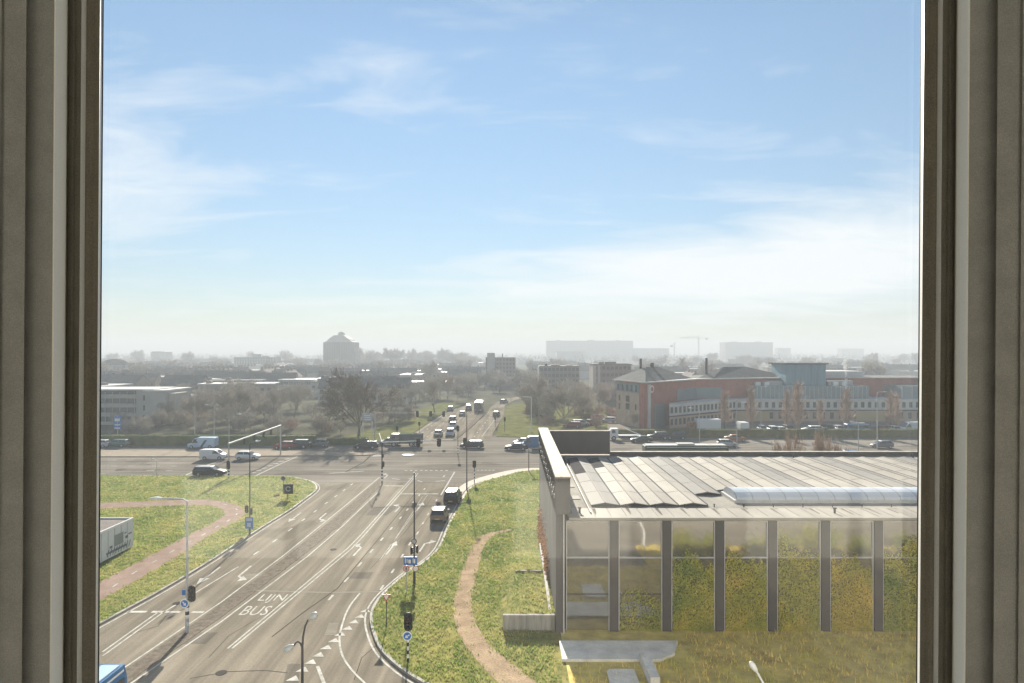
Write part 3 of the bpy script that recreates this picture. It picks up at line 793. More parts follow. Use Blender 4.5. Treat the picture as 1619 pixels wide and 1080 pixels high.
# glass bays
m = bpy.data.materials.new('bay_glass'); m.use_nodes = True
n, l = m.node_tree.nodes, m.node_tree.links; b = n['Principled BSDF']
b.inputs['Base Color'].default_value = (0.13, 0.12, 0.11, 1); b.inputs['Roughness'].default_value = 0.6
gs = n.new('ShaderNodeBsdfGlossy'); gs.inputs['Roughness'].default_value = 0.055; gs.inputs[0].default_value = (0.80, 0.78, 0.74, 1)
g = n.new('ShaderNodeNewGeometry'); nz = n.new('ShaderNodeTexNoise'); nz.inputs['Scale'].default_value = 0.9; l.new(g.outputs['Position'], nz.inputs['Vector'])
bp = n.new('ShaderNodeBump'); bp.inputs['Strength'].default_value = 0.25; bp.inputs['Distance'].default_value = 0.02; l.new(nz.outputs['Fac'], bp.inputs['Height']); l.new(bp.outputs[0], gs.inputs['Normal'])
mx = n.new('ShaderNodeMixShader'); mx.inputs[0].default_value = 0.62
l.new(b.outputs[0], mx.inputs[1]); l.new(gs.outputs[0], mx.inputs[2]); l.new(mx.outputs[0], n['Material Output'].inputs[0])
M_bay = m
per, cw = 3.57, 0.62
xc0 = (970.5-CX)*45/F
YF = 45.0
for i in range(-1, 15):
    xa = xc0 + i*per + cw/2; xb = xc0 + (i+1)*per - cw/2
    if i == -1: xa = 3.66
    if i >= 0:
        xm = xc0 + i*per
        MB().box(xm-cw/2+.03, xm+cw/2-.03, YF-.22, YF+.2, .12, 7.58).build('column', M_col, hall)
    t = .06
    fr = MB().box(xa, xa+t, YF-.12, YF+.1, .15, 7.55).box(xb-t, xb, YF-.12, YF+.1, .15, 7.55).box(xa+t, xb-t, YF-.12, YF+.1, 7.55-t, 7.55).build('bay_frame', M_whitef, hall)
    MB().box(xa+t, xb-t, YF-.10, YF+.1, 5.02, 5.09).build('transom', M_whitef, fr)
    MB().box(xa+t, xb-t, YF-.07, YF+.1, 2.55, 2.59).build('transom', M_concd, fr)
    for z0, z1 in ((.15, 2.55), (2.59, 5.02), (5.09, 7.55-t)):
        tl = R(rnd.uniform(-.25, .25))
        MB().box(xa+t, xb-t, 0, .04, z0, z1, Matrix.Translation((0, YF+rnd.uniform(0, .01), 0)) @ Matrix.Rotation(0, 4, 'X')).build('pane', M_bay, fr)
MB().box(3.42, XE, YF-.3, YF+.1, 0, .12).build('plinth', M_concd, hall)
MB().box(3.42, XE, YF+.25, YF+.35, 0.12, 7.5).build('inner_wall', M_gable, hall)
# concrete pieces standing on the grass
o = MB().prism([(3.05, 40.4), (9.0, 40.4), (10.1, 41.2), (10.75, 43.0), (3.05, 43.0)], .05, .30).build('concrete_slab', mat('concrete_pale_slab', (0.66, 0.63, 0.57), .9, var=.2, scale=.9, fine=.1, fscale=10)); tag(o, 'pale concrete slab with tapered end at the foot of the glazed hall', 'slab')
o = MB().box(7.75, 8.3, 37.2, 40.3, .05, .75).build('concrete_wall', MATS['concrete_pale_slab']); tag(o, 'short pale concrete wall running out from the tapered slab', 'wall')
o = MB().prism([(5.55, 36.5), (7.2, 36.5), (7.2, 39.2), (5.75, 39.2), (5.55, 38.9)], .05, .28).build('concrete_slab', MATS['concrete_pale_slab']); tag(o, 'small pale concrete slab at the bottom edge below the tapered slab', 'slab')
a = G(795, 1000); b_ = G(871, 1000)
o = MB().box(a.x, XW, 44.95, 45.2, .0, 1.16).build('retaining_wall', mat('concrete_weathered', (0.27, 0.255, 0.23), 0.85, var=0.35, scale=1.4, stretch=(3, 1, 0.3))); tag(o, 'weathered low concrete retaining wall beside the gravel path', 'wall')
o = MB().box(.3, XW, 54.55, 54.75, .0, 1.0).build('retaining_wall', MATS['concrete_weathered']); tag(o, 'second low concrete wall half sunk in the grass bank', 'wall')
o = MB().box(2.55, 2.75, 46, 62, .3, 1.12).build('edging_wall', M_conc); tag(o, 'long narrow pale concrete edging at the foot of the hall side wall', 'wall')
def leafcloud(mb, r, n, fpos, s0, s1):
    for _ in range(n):
        p = fpos(r); a = Vector((r.gauss(0, 1), r.gauss(0, 1), r.gauss(0, 1))).normalized(); u = a.orthogonal().normalized(); w = a.cross(u); s = r.uniform(s0, s1)
        b = len(mb.v); mb.v += [tuple(p-u*s), tuple(p+w*s*.6), tuple(p+u*s), tuple(p-w*s*.6)]; mb.f.append((b, b+1, b+2, b+3))
    return mb
ML_rust = leafy('ivy_rust', (0.20, 0.07, 0.025), (0.30, 0.15, 0.05), 0.3, 2.0)
mb = leafcloud(MB(), random.Random(5), 2600, lambda r: Vector((XW-.02-abs(r.gauss(0, .12)), r.uniform(52, 69), abs(r.gauss(0, 1.3))*1.0+.1)), .06, .14)
_ = 0
# added leaves standing in for yellow-green reflections in the lower bays, ragged at the top
ML_c = [leafy('reflection_green', (0.28, 0.34, 0.08), (0.60, 0.50, 0.11), 0.12, 0.4, (0.44, 0.42, 0.09)), leafy('reflection_olive', (0.34, 0.37, 0.08), (0.66, 0.52, 0.12), 0.12, 0.4, (0.50, 0.45, 0.09)), leafy('reflection_gold', (0.42, 0.40, 0.08), (0.72, 0.54, 0.13), 0.12, 0.4, (0.58, 0.47, 0.10))]
cr = random.Random(8)
for i, (mi, hh, f0, lab) in enumerate(((0, 2.6, .0, 'thin olive leaves standing in for reflections in the first full bay'), (0, 4.7, .0, 'green leaves standing in for reflections in the second full bay'), (1, 4.6, 0, 'olive leaves standing in for reflections in the third full bay'),
        (1, 5.3, 0, 'tall two-peaked olive-yellow leaves standing in for reflections in the fourth full bay'), (2, 4.6, 0, 'golden leaves standing in for reflections in the fifth full bay'), (0, 5.6, 0, 'high green leaves standing in for reflections at the right window edge'), (1, 4.8, 0, 'olive leaves standing in for reflections beyond the right window edge'))):
    xa = xc0 + i*per + cw/2 + .1; xb = xc0 + (i+1)*per - cw/2 - .1
    ph = [cr.uniform(0, 6.28) for _ in range(4)]
    def top(x): return hh*(.84 + .07*math.sin(x*1.6+ph[0]) + .05*math.sin(x*3.1+ph[1]) + .03*math.sin(x*8+ph[2]))
    def fp(r):
        x = r.uniform(xa, xb); return Vector((x, 44.90 - abs(r.gauss(0, .05)), .1 + top(x)*(r.random()**1.5*1.22)))
    def fp2(r):
        p = fp(r); p.z = max(.1, p.z*r.uniform(.93, 1.05)); return p
    t = thing('reflection_leaves', lab, 'plant', (0, 0, 0))
    leafcloud(MB(), cr, 1800 if i == 0 else 8500, fp2, .04, .085).build('leaves', ML_c[mi], t)
    mbs = MB()
    for k in range(5): x = cr.uniform(xa, xb); mbs.tube([(x, 44.93, .05), (x+.1, 44.94, hh*.4), (x-.05, 44.94, hh*.75)], .015, 4)
    mbs.build('stem', M_col, t)
mb = leafcloud(MB(), random.Random(5), 2600, lambda r: Vector((XW-.02-abs(r.gauss(0, .12)), r.uniform(52, 69), abs(r.gauss(0, 1.3))*1.0+.1)), .06, .14)
tag(mb.build('climbing_ivy', ML_rust), 'rust red creeper climbing the side wall of the hall', 'plant')

# ================================================================== STREET FURNITURE
M_galv = mat('galvanised_steel', (0.40, 0.41, 0.41), 0.7, 0.1, var=0.08, scale=3)
M_lampd = mat('lamp_post_dark', (0.045, 0.045, 0.05), 0.45, 0.2)
M_black = mat('signal_black', (0.018, 0.018, 0.02), 0.5)
M_white = mat('painted_white', (0.70, 0.70, 0.68), 0.45)
M_blue = mat('sign_blue', (0.03, 0.14, 0.42), 0.4)
M_redp = mat('sign_red', (0.45, 0.04, 0.04), 0.4)
M_lens = mat('lamp_lens', (0.55, 0.57, 0.58), 0.15)
LENS = {'red': mat('lens_red', (0.12, 0.01, 0.01), 0.3), 'amber': mat('lens_amber', (0.14, 0.07, 0.01), 0.3), 'green': mat('lens_green', (0.01, 0.09, 0.05), 0.3)}
def rrect(w, h, r=None, n=4):
    r = r or min(w, h)/2*.95; pts = []
    for cx_, cz_, a0 in ((w/2-r, h/2-r, 0), (-w/2+r, h/2-r, 90), (-w/2+r, -h/2+r, 180), (w/2-r, -h/2+r, 270)):
        for k in range(n+1):
            a = R(a0 + 90*k/n); pts.append((cx_+math.cos(a)*r, cz_+math.sin(a)*r))
    return pts
_rp = rrect(.52, 1.12, .22)
ME_board = MB().loft([[(x, .02, z) for x, z in _rp], [(x, .05, z) for x, z in _rp]]).mesh('backboard', M_black)
ME_house = MB().box(-.14, .14, -.14, .02, -.44, .44).mesh('housing', M_black)
ME_lens = {c: MB().disc((0, -.145, z), .095, 'y', .02, 12).mesh('lens', LENS[c]) for c, z in (('red', .29), ('amber', 0), ('green', -.29))}
_vz = MB()
for z in (.29, 0, -.29): _vz.loft([[(math.cos(R(a))*.12, -.14, z+math.sin(R(a))*.12) for a in range(0, 181, 30)] , [(math.cos(R(a))*.12, -.30, z+math.sin(R(a))*.115) for a in range(0, 181, 30)]], False)
ME_visor = _vz.mesh('visor', M_black)
def signal(parent, loc, rz=0.0, sc=1.0):
    # lamps look towards the viewer at rz = 0
    h = inst('signal_head', ME_house, parent, loc, rz, sc)
    inst('backboard', ME_board, h)
    for c in ME_lens: inst('lens', ME_lens[c], h)
    inst('visor', ME_visor, h)
    return h
ME_bandw = MB().tube([(0, 0, 0), (0, 0, .24)], .105, 10).mesh('white_band', M_white)
ME_bandb = MB().tube([(0, 0, 0), (0, 0, .24)], .104, 10).mesh('black_band', M_black)
def bands(parent, n=7, z0=.3, r=1.0):
    for i in range(n):
        inst('white_band' if i % 2 else 'black_band', ME_bandw if i % 2 else ME_bandb, parent, (0, 0, z0+i*.24), 0, (r, r, 1))
def round_sign(parent, loc, d, face, rim=None, arrow=None, rz=0.0):
    s = MB().disc((0, 0, 0), d/2, 'y', .03, 20).build('sign_plate', rim or face, parent); s.location = loc; s.rotation_euler = (0, 0, rz)
    MB().disc((0, -.02, 0), d/2*(.78 if rim else .93), 'y', .02, 20).build('sign_face', face, s)
    if arrow:
        a = R(arrow); ca, sa = math.cos(a), math.sin(a)
        def q(u, v): return (u*ca - v*sa, u*sa + v*ca)
        k = d/2
        shaft = [q(-.55*k, -.10*k), q(.1*k, -.10*k), q(.1*k, .10*k), q(-.55*k, .10*k)]
        head = [q(.05*k, -.38*k), q(.6*k, 0), q(.05*k, .38*k)]
        mb = MB(); mb.loft([[(x, -.045, z) for x, z in shaft], [(x, -.032, z) for x, z in shaft]]); mb.loft([[(x, -.045, z) for x, z in head], [(x, -.032, z) for x, z in head]])
        mb.build('arrow', M_white, s)
    return s
def lamp_post(base, h, arm, label, mt=None, rz=0.0, group=None, r=.085, head=(.7, .18)):
    t = thing('street_lamp', label, 'street lamp', base, rz, group)
    MB().tube([(0, 0, 0), (0, 0, 1.1), (0, 0, 1.12), (0, 0, h)], [r*1.4, r*1.35, r, r*.62], 8).build('pole', mt or M_galv, t)
    if arm:
        MB().tube([(0, 0, h-.05), (arm*.15, 0, h+.12), (arm, 0, h+.18)], [r*.6, r*.55, r*.5], 6).build('arm', mt or M_galv, t)
        a, b = head; x = arm; s = 1 if arm > 0 else -1
        MB().loft([[(x-s*.1, -b*.5, h+.12), (x-s*.1, b*.5, h+.12), (x-s*.1, b*.5, h+.22), (x-s*.1, -b*.5, h+.22)],
                   [(x+s*a*.4, -b, h+.12), (x+s*a*.4, b, h+.12), (x+s*a*.4, b*.9, h+.28), (x+s*a*.4, -b*.9, h+.28)],
                   [(x+s*a, -b*.5, h+.17), (x+s*a, b*.5, h+.17), (x+s*a, b*.4, h+.22), (x+s*a, -b*.4, h+.22)]]).build('lamp_head', M_lens, t)
    return t
# lamp post with signal and striped foot on the brick median
t = lamp_post(G(296, 1000), 8.9, -1.8, 'tall pale lamp post with striped foot on the brick median', M_galv, r=.10)
bands(t, 7, .25, 1.25)
signal(t, (.30, -.02, 2.62)); round_sign(t, (-.10, -.17, 2.02), .62, M_blue, M_white, arrow=-50); MB().box(-.34, -.1, -.06, .0, 2.55, 2.9).build('side_board', M_blue, t)
# double bulb lamp at the bottom
b0 = G(478, 1160)
t = thing('street_lamp', 'dark post with two curved arms and pear-shaped lamp heads in foreground', 'street lamp', b0)
hz_ = P(478, 1022, b0.y).z
MB().tube([(0, 0, 0), (0, 0, 1.0), (0, 0, hz_)], [.10, .08, .06], 8).build('pole', M_lampd, t)
MB().tube([(0, 0, hz_-.05), (.04, 0, hz_+.5), (.14, 0, hz_+1.0), (.30, 0, hz_+1.35)], [.055, .05, .045, .04], 8).build('arm', M_lampd, t)
MB().tube([(0, 0, hz_-.05), (-.10, 0, hz_+.16), (-.22, 0, hz_+.24), (-.34, 0, hz_+.16), (-.42, 0, hz_+.02)], [.05, .045, .045, .04, .04], 8).build('arm', M_lampd, t)
M_bulb = mat('lamp_bowl', (0.42, 0.44, 0.42), 0.3)
def bowl(parent, p, d):
    d = Vector(d).normalized()
    pts = [Vector(p)+d*s for s in (0, .10, .24, .40, .52, .58)]
    MB().tube(pts, [.05, .10, .17, .18, .12, .03], 12).build('lamp_head', M_bulb, parent, smooth=True)
bowl(t, (.30, 0, hz_+1.33), (.75, -.1, .55)); bowl(t, (-.40, 0, hz_+.06), (-.80, -.1, -.45))
# white lamp over the meadow
b0 = Vector((P(1226, 0, 30).x, 30.0, .12))
t = thing('street_lamp', 'white curved lamp standing in the dry meadow at the bottom', 'street lamp', b0)
q = P(1190, 1052, 30.0)
tx, tz = q.x-b0.x+.17, q.z-b0.z-.25
MB().tube([(0, 0, 0), (0, 0, tz-2.2), (tx*.12, 0, tz-1.5), (tx*.5, 0, tz-.78), (tx, 0, tz)], [.07, .06, .055, .05, .045], 8).build('pole', M_white, t)
pts = [Vector((tx, 0, tz-.02)) + Vector((-.55, 0, .83)).normalized()*s for s in (0, .1, .3, .45, .52)]
MB().tube(pts, [.06, .11, .14, .11, .04], 10).build('lamp_head', M_white, t, smooth=True)

# mast with signs on the right verge
b0 = G(655, 926)
t = lamp_post(b0, 9.2, 0, 'slim dark mast with blue board and signals beside the turning lane', M_lampd, r=.075)
round_sign(t, (0, -.12, 3.62), .44, mat('sign_grey', (0.35, 0.36, 0.38), 0.5), M_black)
signal(t, (-.22, .02, 2.85), R(70), .62); signal(t, (.24, .05, 2.95), R(-100), .62)
s = MB().box(-.85, .25, -.14, -.10, 1.72, 2.38).build('blue_board', M_blue, t)
for i, (x, w) in enumerate(((-.70, .06), (-.56, .06), (-.36, .20), (-.08, .05), (.04, .12))):
    MB().box(x-w/2, x+w/2, -.155, -.142, 1.86+.04*(i % 2), 2.26-.05*(i % 3)).build('board_mark', M_white, s)
round_sign(t, (.12, -.13, 1.42), .5, M_white, M_redp)
b1 = G(642.5, 938)
t = thing('traffic_sign', 'round red-rimmed sign on a thin post just left of the blue board', 'traffic sign', b1)
MB().tube([(0, 0, 0), (0, 0, 2.2)], .035, 6).build('pole', M_galv, t)
s = round_sign(t, (0, -.05, 1.95), .5, mat('sign_face_pale', (0.55, 0.42, 0.42), 0.5), M_redp)
MB().box(-.04, .04, -.045, -.032, -.12, .12).build('sign_mark', M_black, s)
# give-way sign
b1 = G(611, 993)
t = thing('traffic_sign', 'small give-way triangle sign on the kerb of the verge', 'traffic sign', b1)
MB().tube([(0, 0, 0), (0, 0, 2.35)], .035, 6).build('pole', M_lampd, t)
s = MB().loft([[(-.3, -.05, 2.32), (.3, -.05, 2.32), (0, -.05, 1.82)], [(-.3, -.02, 2.32), (.3, -.02, 2.32), (0, -.02, 1.82)]]).build('sign_plate', M_redp, t)
MB().loft([[(-.18, -.07, 2.26), (.18, -.07, 2.26), (0, -.07, 1.95)], [(-.18, -.052, 2.26), (.18, -.052, 2.26), (0, -.052, 1.95)]]).build('sign_face', M_white, s)
# signal with blue arrow
b1 = G(645, 1049)
t = thing('traffic_light', 'traffic light over a blue arrow disc on the grass verge', 'traffic light', b1)
MB().tube([(0, 0, 0), (0, 0, 2.6)], .055, 8).build('pole', M_lampd, t); bands(t, 6, .1, .62)
signal(t, (.02, -.06, 2.55)); round_sign(t, (-.02, -.12, 1.72), .58, M_blue, M_white, arrow=215)
# lamp mast with blue board on the island
b1 = G(395, 847)
t = lamp_post(b1, 9.4, 1.2, 'slim mast carrying signals and a blue board on the grass island', M_lampd, rz=R(80), r=.07)
signal(t, (-.1, .30, 2.75), R(-90+20), .7); signal(t, (-.1, -.25, 2.55), R(-170), .7)
s = MB().box(-.15, -.12, -.45, .45, .75, 1.95).build('blue_board', M_blue, t)
MB().box(-.165, -.152, -.36, .36, 1.55, 1.85).build('board_mark', mat('sign_pale_blue', (0.25, 0.36, 0.52), 0.5), s)
MB().box(-.165, -.152, -.2, .2, .95, 1.35).build('board_mark', MATS['sign_pale_blue'], s)
# square dark board on the nose of the island
b1 = G(455, 790)
t = thing('sign_board', 'square dark board with a pale ring on the nose of the grass island', 'sign', b1)
MB().tube([(0, 0, 0), (0, 0, 1.9)], .05, 6).build('pole', M_lampd, t)
s = MB().box(-.55, .70, -.09, -.03, .75, 2.0).build('sign_plate', mat('board_dark', (0.05, 0.055, 0.065), 0.5), t)
MB().loft([[(.08+math.cos(R(a))*.34, -.11, 1.40+math.sin(R(a))*.34) for a in range(20, 341, 20)] + [(.08+math.cos(R(a))*.22, -.11, 1.40+math.sin(R(a))*.22) for a in range(340, 19, -20)],
           [(.08+math.cos(R(a))*.34, -.093, 1.40+math.sin(R(a))*.34) for a in range(20, 341, 20)] + [(.08+math.cos(R(a))*.22, -.093, 1.40+math.sin(R(a))*.22) for a in range(340, 19, -20)]]).build('ring', MATS['sign_grey'], s)
b1 = G(448, 776)
t = thing('traffic_sign', 'small round dark sign behind the square dark board', 'traffic sign', b1)
MB().tube([(0, 0, 0), (0, 0, 1.9)], .04, 6).build('pole', M_lampd, t); round_sign(t, (0, -.06, 1.7), .7, MATS['board_dark'], MATS['sign_grey'])
# signal gantry across the near carriageway of the crossing road
gx = -42.3
t = thing('signal_gantry', 'pale gantry beam with hanging signals over the left arm of the crossing road', 'traffic light', (gx, 99.2, 0))
MB().tube([(0, 0, 0), (0, 0, 5.3)], [.11, .09], 8).build('post', M_galv, t)
MB().tube([(0, 22.2, 0), (0, 22.2, 5.5)], [.14, .12], 8).build('post', M_galv, t)
MB().tube([(0, -.2, 5.25), (0, 22.3, 5.5)], .14, 8).build('beam', M_galv, t)
for y in (5.5, 9.5, 13.5, 17.0): signal(t, (.18, y, 4.85), R(-90), .9)
bands(t, 7, .05, 1.1); signal(t, (.02, -.25, 2.1), R(-20), 1.15)
# gantry over the main road
b1 = G(604, 766)
t = thing('signal_gantry', 'signal gantry with three dark heads above the main road stop lines', 'traffic light', b1)
MB().tube([(0, 0, 0), (0, 0, 6.1)], [.11, .08], 8).build('post', M_lampd, t); bands(t, 9, .3, 1.05)
MB().tube([(0, 0, 6.0), (12.6, 2.0, 6.25)], [.07, .04], 6).build('beam', M_galv, t)
for px in (662, 694, 735):
    dx = (px-CX)/F*(b1.y+1.2) - b1.x; signal(t, (dx, dx*.16-.1, 5.85), 0, 1.15)
signal(t, (.16, -.08, 2.9), R(30), .8); signal(t, (.16, -.08, 4.1), R(60), .5)
MB().tube([(0, 0, 6.0), (-1.6, 6, 6.6)], .04, 6).build('brace', M_galv, t)
# far gantry with three heads and direction board
b1 = Vector((-29.0, 140.5, 0))
t = thing('signal_gantry', 'far gantry with three dark signal heads across the avenue mouth', 'traffic light', b1)
MB().tube([(0, 0, 0), (0, 0, 6.2)], [.12, .10], 8).build('post', M_galv, t)
MB().tube([(0, 0, 6.0), (17.2, 0, 6.0)], [.08, .06], 6).build('beam', M_galv, t)
for px in (660, 681, 701.5):
    signal(t, ((px-CX)/F*140.5-b1.x, -.1, 5.85), 0, 1.15)
b1 = Vector((-29.3, 139.0, 0))
t = thing('direction_sign', 'grey direction board on white posts left of the far gantry', 'sign', b1)
MB().tube([(0, 0, 0), (0, 0, 6.0)], .08, 6).tube([(-1.9, 0, 0), (-1.9, 0, 6.0)], .08, 6).build('pole', M_white, t)
s = MB().box(-2.0, .1, -.14, -.09, 4.4, 6.0).build('sign_plate', MATS['sign_grey'], t)
for z in (4.8, 5.25, 5.65): MB().box(-1.7, -.3, -.16, -.142, z-.07, z+.07).build('sign_mark', M_white, s)
# other signals
def traffic_light(px, py, label, h=2.9, rz=0.0, striped=True, sc=1.0):
    t = thing('traffic_light', label, 'traffic light', G(px, py), rz)
    MB().tube([(0, 0, 0), (0, 0, h)], .055, 8).build('pole', M_lampd, t)
    if striped: bands(t, 7, .1, .65)
    signal(t, (.0, -.08, h-.35), 0, sc); return t
traffic_light(750, 762.5, 'traffic light on the tip of the right verge by the cycle strip', 3.0)
traffic_light(724, 719, 'striped traffic light in the middle of the junction', 5.2, sc=1.0)
traffic_light(663, 687, 'low signal on the left edge of the avenue, nearest the gantry', 2.8, 0, False, .9)
traffic_light(628, 699, 'low signal at the grass corner left of the avenue', 3.2, 0, False, .9)
traffic_light(783, 675, 'low signal at the corner of the right avenue verge', 2.6, 0, False, .9)
traffic_light(798, 683, 'dark signal post standing on the right avenue verge', 3.4, 0, False, .9)
# more lamp posts
lamp_post(G(738, 773), 11.4, 1.2, 'tall slim lamp post at the head of the right verge', M_lampd, rz=R(85), r=.075)
lamp_post(G(362, 728), 7.9, 1.5, 'galvanised lamp post with short arm behind the left gantry', M_galv)
lamp_post(G(248, 757.5), 2.8, -.5, 'low lamp with small flat head on the far edge of the island', M_galv, r=.05, head=(.4, .12))
lamp_post(G(308, 702), 10.5, 1.3, 'lamp post behind the hedge beside the blue-striped van', M_galv)
lamp_post(G(338.5, 703), 8.0, -1.3, 'lamp post behind the hedge right of the blue-striped van', M_galv)
lamp_post(G(516, 684), 9.8, -1.2, 'lamp post left of the big bare tree', M_galv)
lamp_post(G(840, 684), 8.2, -1.4, 'pale lamp post at the right avenue corner above the parapet', M_white, r=.12)
lamp_post(P(1106, 725, 118).xy.to_3d(), 8.8, -1.3, 'lamp post in front of the long dark bus', M_galv)
lamp_post(P(1165, 718, 128).xy.to_3d(), 9.0, 1.2, 'lamp post right of the small white car', M_galv)
lamp_post(P(1357, 725, 122).xy.to_3d(), 6.0, -.9, 'shorter lamp post left of the lone dark hatchback', M_galv)
lamp_post(P(1387, 718, 129).xy.to_3d(), 11.0, 1.2, 'tall lamp post with signals beside the lone dark hatchback', M_galv, r=.11)
lamp_post(P(1203, 685, 158).xy.to_3d(), 10.5, .9, 'lamp post among parked cars below the blue cube', M_galv)
b1 = G(836, 746)
t = thing('sign_post', 'bare dark post on the edge of the right verge beside the parapet', 'post', b1)
MB().tube([(0, 0, 0), (0, 0, 3.6)], [.07, .06], 8).build('pole', M_lampd, t); MB().box(-.5, .5, -.04, .04, 3.1, 3.5).build('cross_bar', M_galv, t)
t = thing('advertising_flag', 'blue and white banner on a pole beyond the left hedge', 'banner', P(186, 686, 150).xy.to_3d())
MB().tube([(0, 0, -.1), (0, 0, 4.6)], .07, 6).build('pole', M_galv, t)
s = MB().loft([[(-.85+.1*math.sin(z*2), .05*math.sin(z*3), z), (.85+.1*math.sin(z*2), .12*math.cos(z*2), z), (.85+.1*math.sin(z*2), .12*math.cos(z*2)+.03, z), (-.85+.1*math.sin(z*2), .05*math.sin(z*3)+.03, z)] for z in (1.4, 2.2, 3.0, 3.8, 4.5)]).build('cloth', mat('banner_blue', (0.06, 0.17, 0.48), 0.7), t)
for z0, z1 in ((3.3, 3.9), (2.35, 2.6), (1.6, 1.85)): MB().box(-.62, .6, -.11, -.095, z0, z1).build('banner_mark', M_white, s)
# white site cabin on the island
t = thing('site_cabin', 'white flat-roofed cabin on the island cut by the window frame', 'cabin', (-36.5, 64.0, .12))
M_cab = mat('cabin_white', (0.62, 0.64, 0.66), 0.5, var=0.06, scale=2)
MB().box(-6.0, 0, -12, 0, .15, 2.75).build('wall', M_cab, t)
MB().box(-5.9, -.12, -11.9, -.12, 2.75, 2.78).build('roof', mat('cabin_roof', (0.13, 0.105, 0.09), 0.8, var=0.2, scale=1), t)
MB().box(-6.02, .04, -.12, .02, 2.7, 2.9).box(-.10, .04, -12.02, -.12, 2.7, 2.9).build('roof_rim', M_white, t)
for k in range(1, 12): MB().box(.001, .03, -k-.02, -k+.02, .2, 2.65).build('wall_rib', M_galv, t)
MB().box(.032, .05, -3.1, -1.7, 1.0, 2.0).build('picture_panel', mat('panel_grey', (0.22, 0.25, 0.25), 0.5), t)
M_pm = mat('print_grey', (0.14, 0.16, 0.18), 0.6)
for (a, b, c, d) in ((-1.35, -.95, 1.25, 1.5), (-.85, -.35, 1.5, 1.62), (-1.5, -1.2, 1.75, 1.85), (-4.3, -1.2, .55, .75), (-3.8, -3.4, 1.0, 1.2)):
    MB().box(.032, .048, a, b, c, d).build('print_mark', M_pm, t)
for k in range(9): MB().tube([(.05, -4.2+k*.42, .35), (.05, -4.2+k*.42+.28, .95)], .03, 4).build('print_mark', M_pm, t)

# ================================================================== VEHICLES
M_tyre = mat('tyre', (0.018, 0.018, 0.02), 0.85)
M_rim = mat('wheel_rim', (0.35, 0.36, 0.38), 0.35, 0.6)
M_cglass = mat('car_glass', (0.018, 0.022, 0.026), 0.06, spec=0.8)
M_hl = mat('headlight', (0.6, 0.62, 0.65), 0.12)
M_tl = mat('taillight', (0.35, 0.015, 0.015), 0.25)
M_trim = mat('car_trim', (0.03, 0.03, 0.032), 0.6)
M_plate = mat('number_plate', (0.60, 0.42, 0.05), 0.5)
def paint(name, c): return mat('paint_'+name, c, 0.45, 0.0, coat=0.08, spec=0.12)
PT = {k: paint(k, v) for k, v in dict(white=(.62, .63, .64), silver=(.40, .41, .42), grey=(.16, .165, .17), dark=(.035, .037, .042), black=(.015, .016, .018),
      teal=(.05, .13, .13), blue=(.06, .17, .34), paleblue=(.38, .50, .62), red=(.26, .06, .045), orange=(.33, .15, .08), green=(.03, .055, .045), bronze=(.22, .17, .125), navy=(.03, .05, .10)).items()}
# stations: x, z_bottom, z_top, half width ; cabin: base rear/front, roof rear/front, belt, roof height
CT = {
 'hatch': dict(L=4.05, W=.87, st=[(-2.02, .45, .70, .72), (-1.98, .28, .95, .80), (-1.6, .22, 1.0, .86), (.6, .22, .98, .87), (.95, .22, .95, .87), (1.7, .22, .80, .82), (1.95, .28, .66, .74), (2.02, .40, .55, .66)],
               cab=(-1.92, 1.0, -1.45, .25, .96, 1.48), wh=(-1.25, 1.28, .31)),
 'wagon': dict(L=4.75, W=.91, st=[(-2.36, .45, .72, .76), (-2.30, .28, .98, .85), (-1.8, .22, 1.02, .90), (.7, .22, 1.0, .91), (1.1, .22, .97, .91), (2.0, .22, .80, .86), (2.28, .28, .66, .76), (2.36, .40, .55, .66)],
               cab=(-2.26, 1.15, -1.95, .35, .98, 1.50), wh=(-1.40, 1.45, .33)),
 'sedan': dict(L=4.6, W=.90, st=[(-2.28, .42, .75, .74), (-2.22, .28, .96, .82), (-1.5, .22, 1.0, .89), (.6, .22, .96, .90), (1.0, .22, .93, .90), (1.95, .22, .78, .85), (2.22, .28, .64, .75), (2.28, .40, .54, .64)],
               cab=(-1.65, 1.05, -.95, .25, .95, 1.43), wh=(-1.35, 1.40, .32)),
 'suv': dict(L=4.6, W=.94, st=[(-2.28, .50, .80, .80), (-2.24, .34, 1.08, .88), (-1.7, .30, 1.12, .93), (.7, .30, 1.1, .94), (1.15, .30, 1.06, .93), (2.0, .30, .95, .90), (2.24, .36, .80, .80), (2.28, .48, .62, .70)],
               cab=(-2.2, 1.1, -1.85, .40, 1.08, 1.70), wh=(-1.38, 1.42, .37)),
}
ME_tyre = {}
for r in (.31, .32, .33, .37, .35, .48):
    ME_tyre[r] = (MB().tube([(0, -.10, 0), (0, -.10, .0001), ], .01, 3) and MB().loft([[(math.cos(R(a))*r*k, y, math.sin(R(a))*r*k) for a in range(0, 360, 24)] for y, k in ((-.10, .9), (-.08, 1), (.08, 1), (.10, .9))]).mesh('wheel', M_tyre),
                  MB().loft([[(math.cos(R(a))*r*k, y, math.sin(R(a))*r*k) for a in range(0, 360, 30)] for y, k in ((-.108, .55), (-.104, .62), (.104, .62), (.108, .55))]).mesh('rim', M_rim))
def add_wheels(t, xs, hw, r):
    for x in xs:
        for s in (-1, 1):
            w = inst('wheel', ME_tyre[r][0], t, (x, s*(hw-.10), r)); inst('rim', ME_tyre[r][1], w)
CM = {}
def ring(x, zb, zt, hw):
    return [(x, -hw*.90, zb), (x, hw*.90, zb), (x, hw, zb+(zt-zb)*.28), (x, hw*.995, zb+(zt-zb)*.78), (x, hw*.90, zt), (x, -hw*.90, zt), (x, -hw*.995, zb+(zt-zb)*.78), (x, -hw, zb+(zt-zb)*.28)]
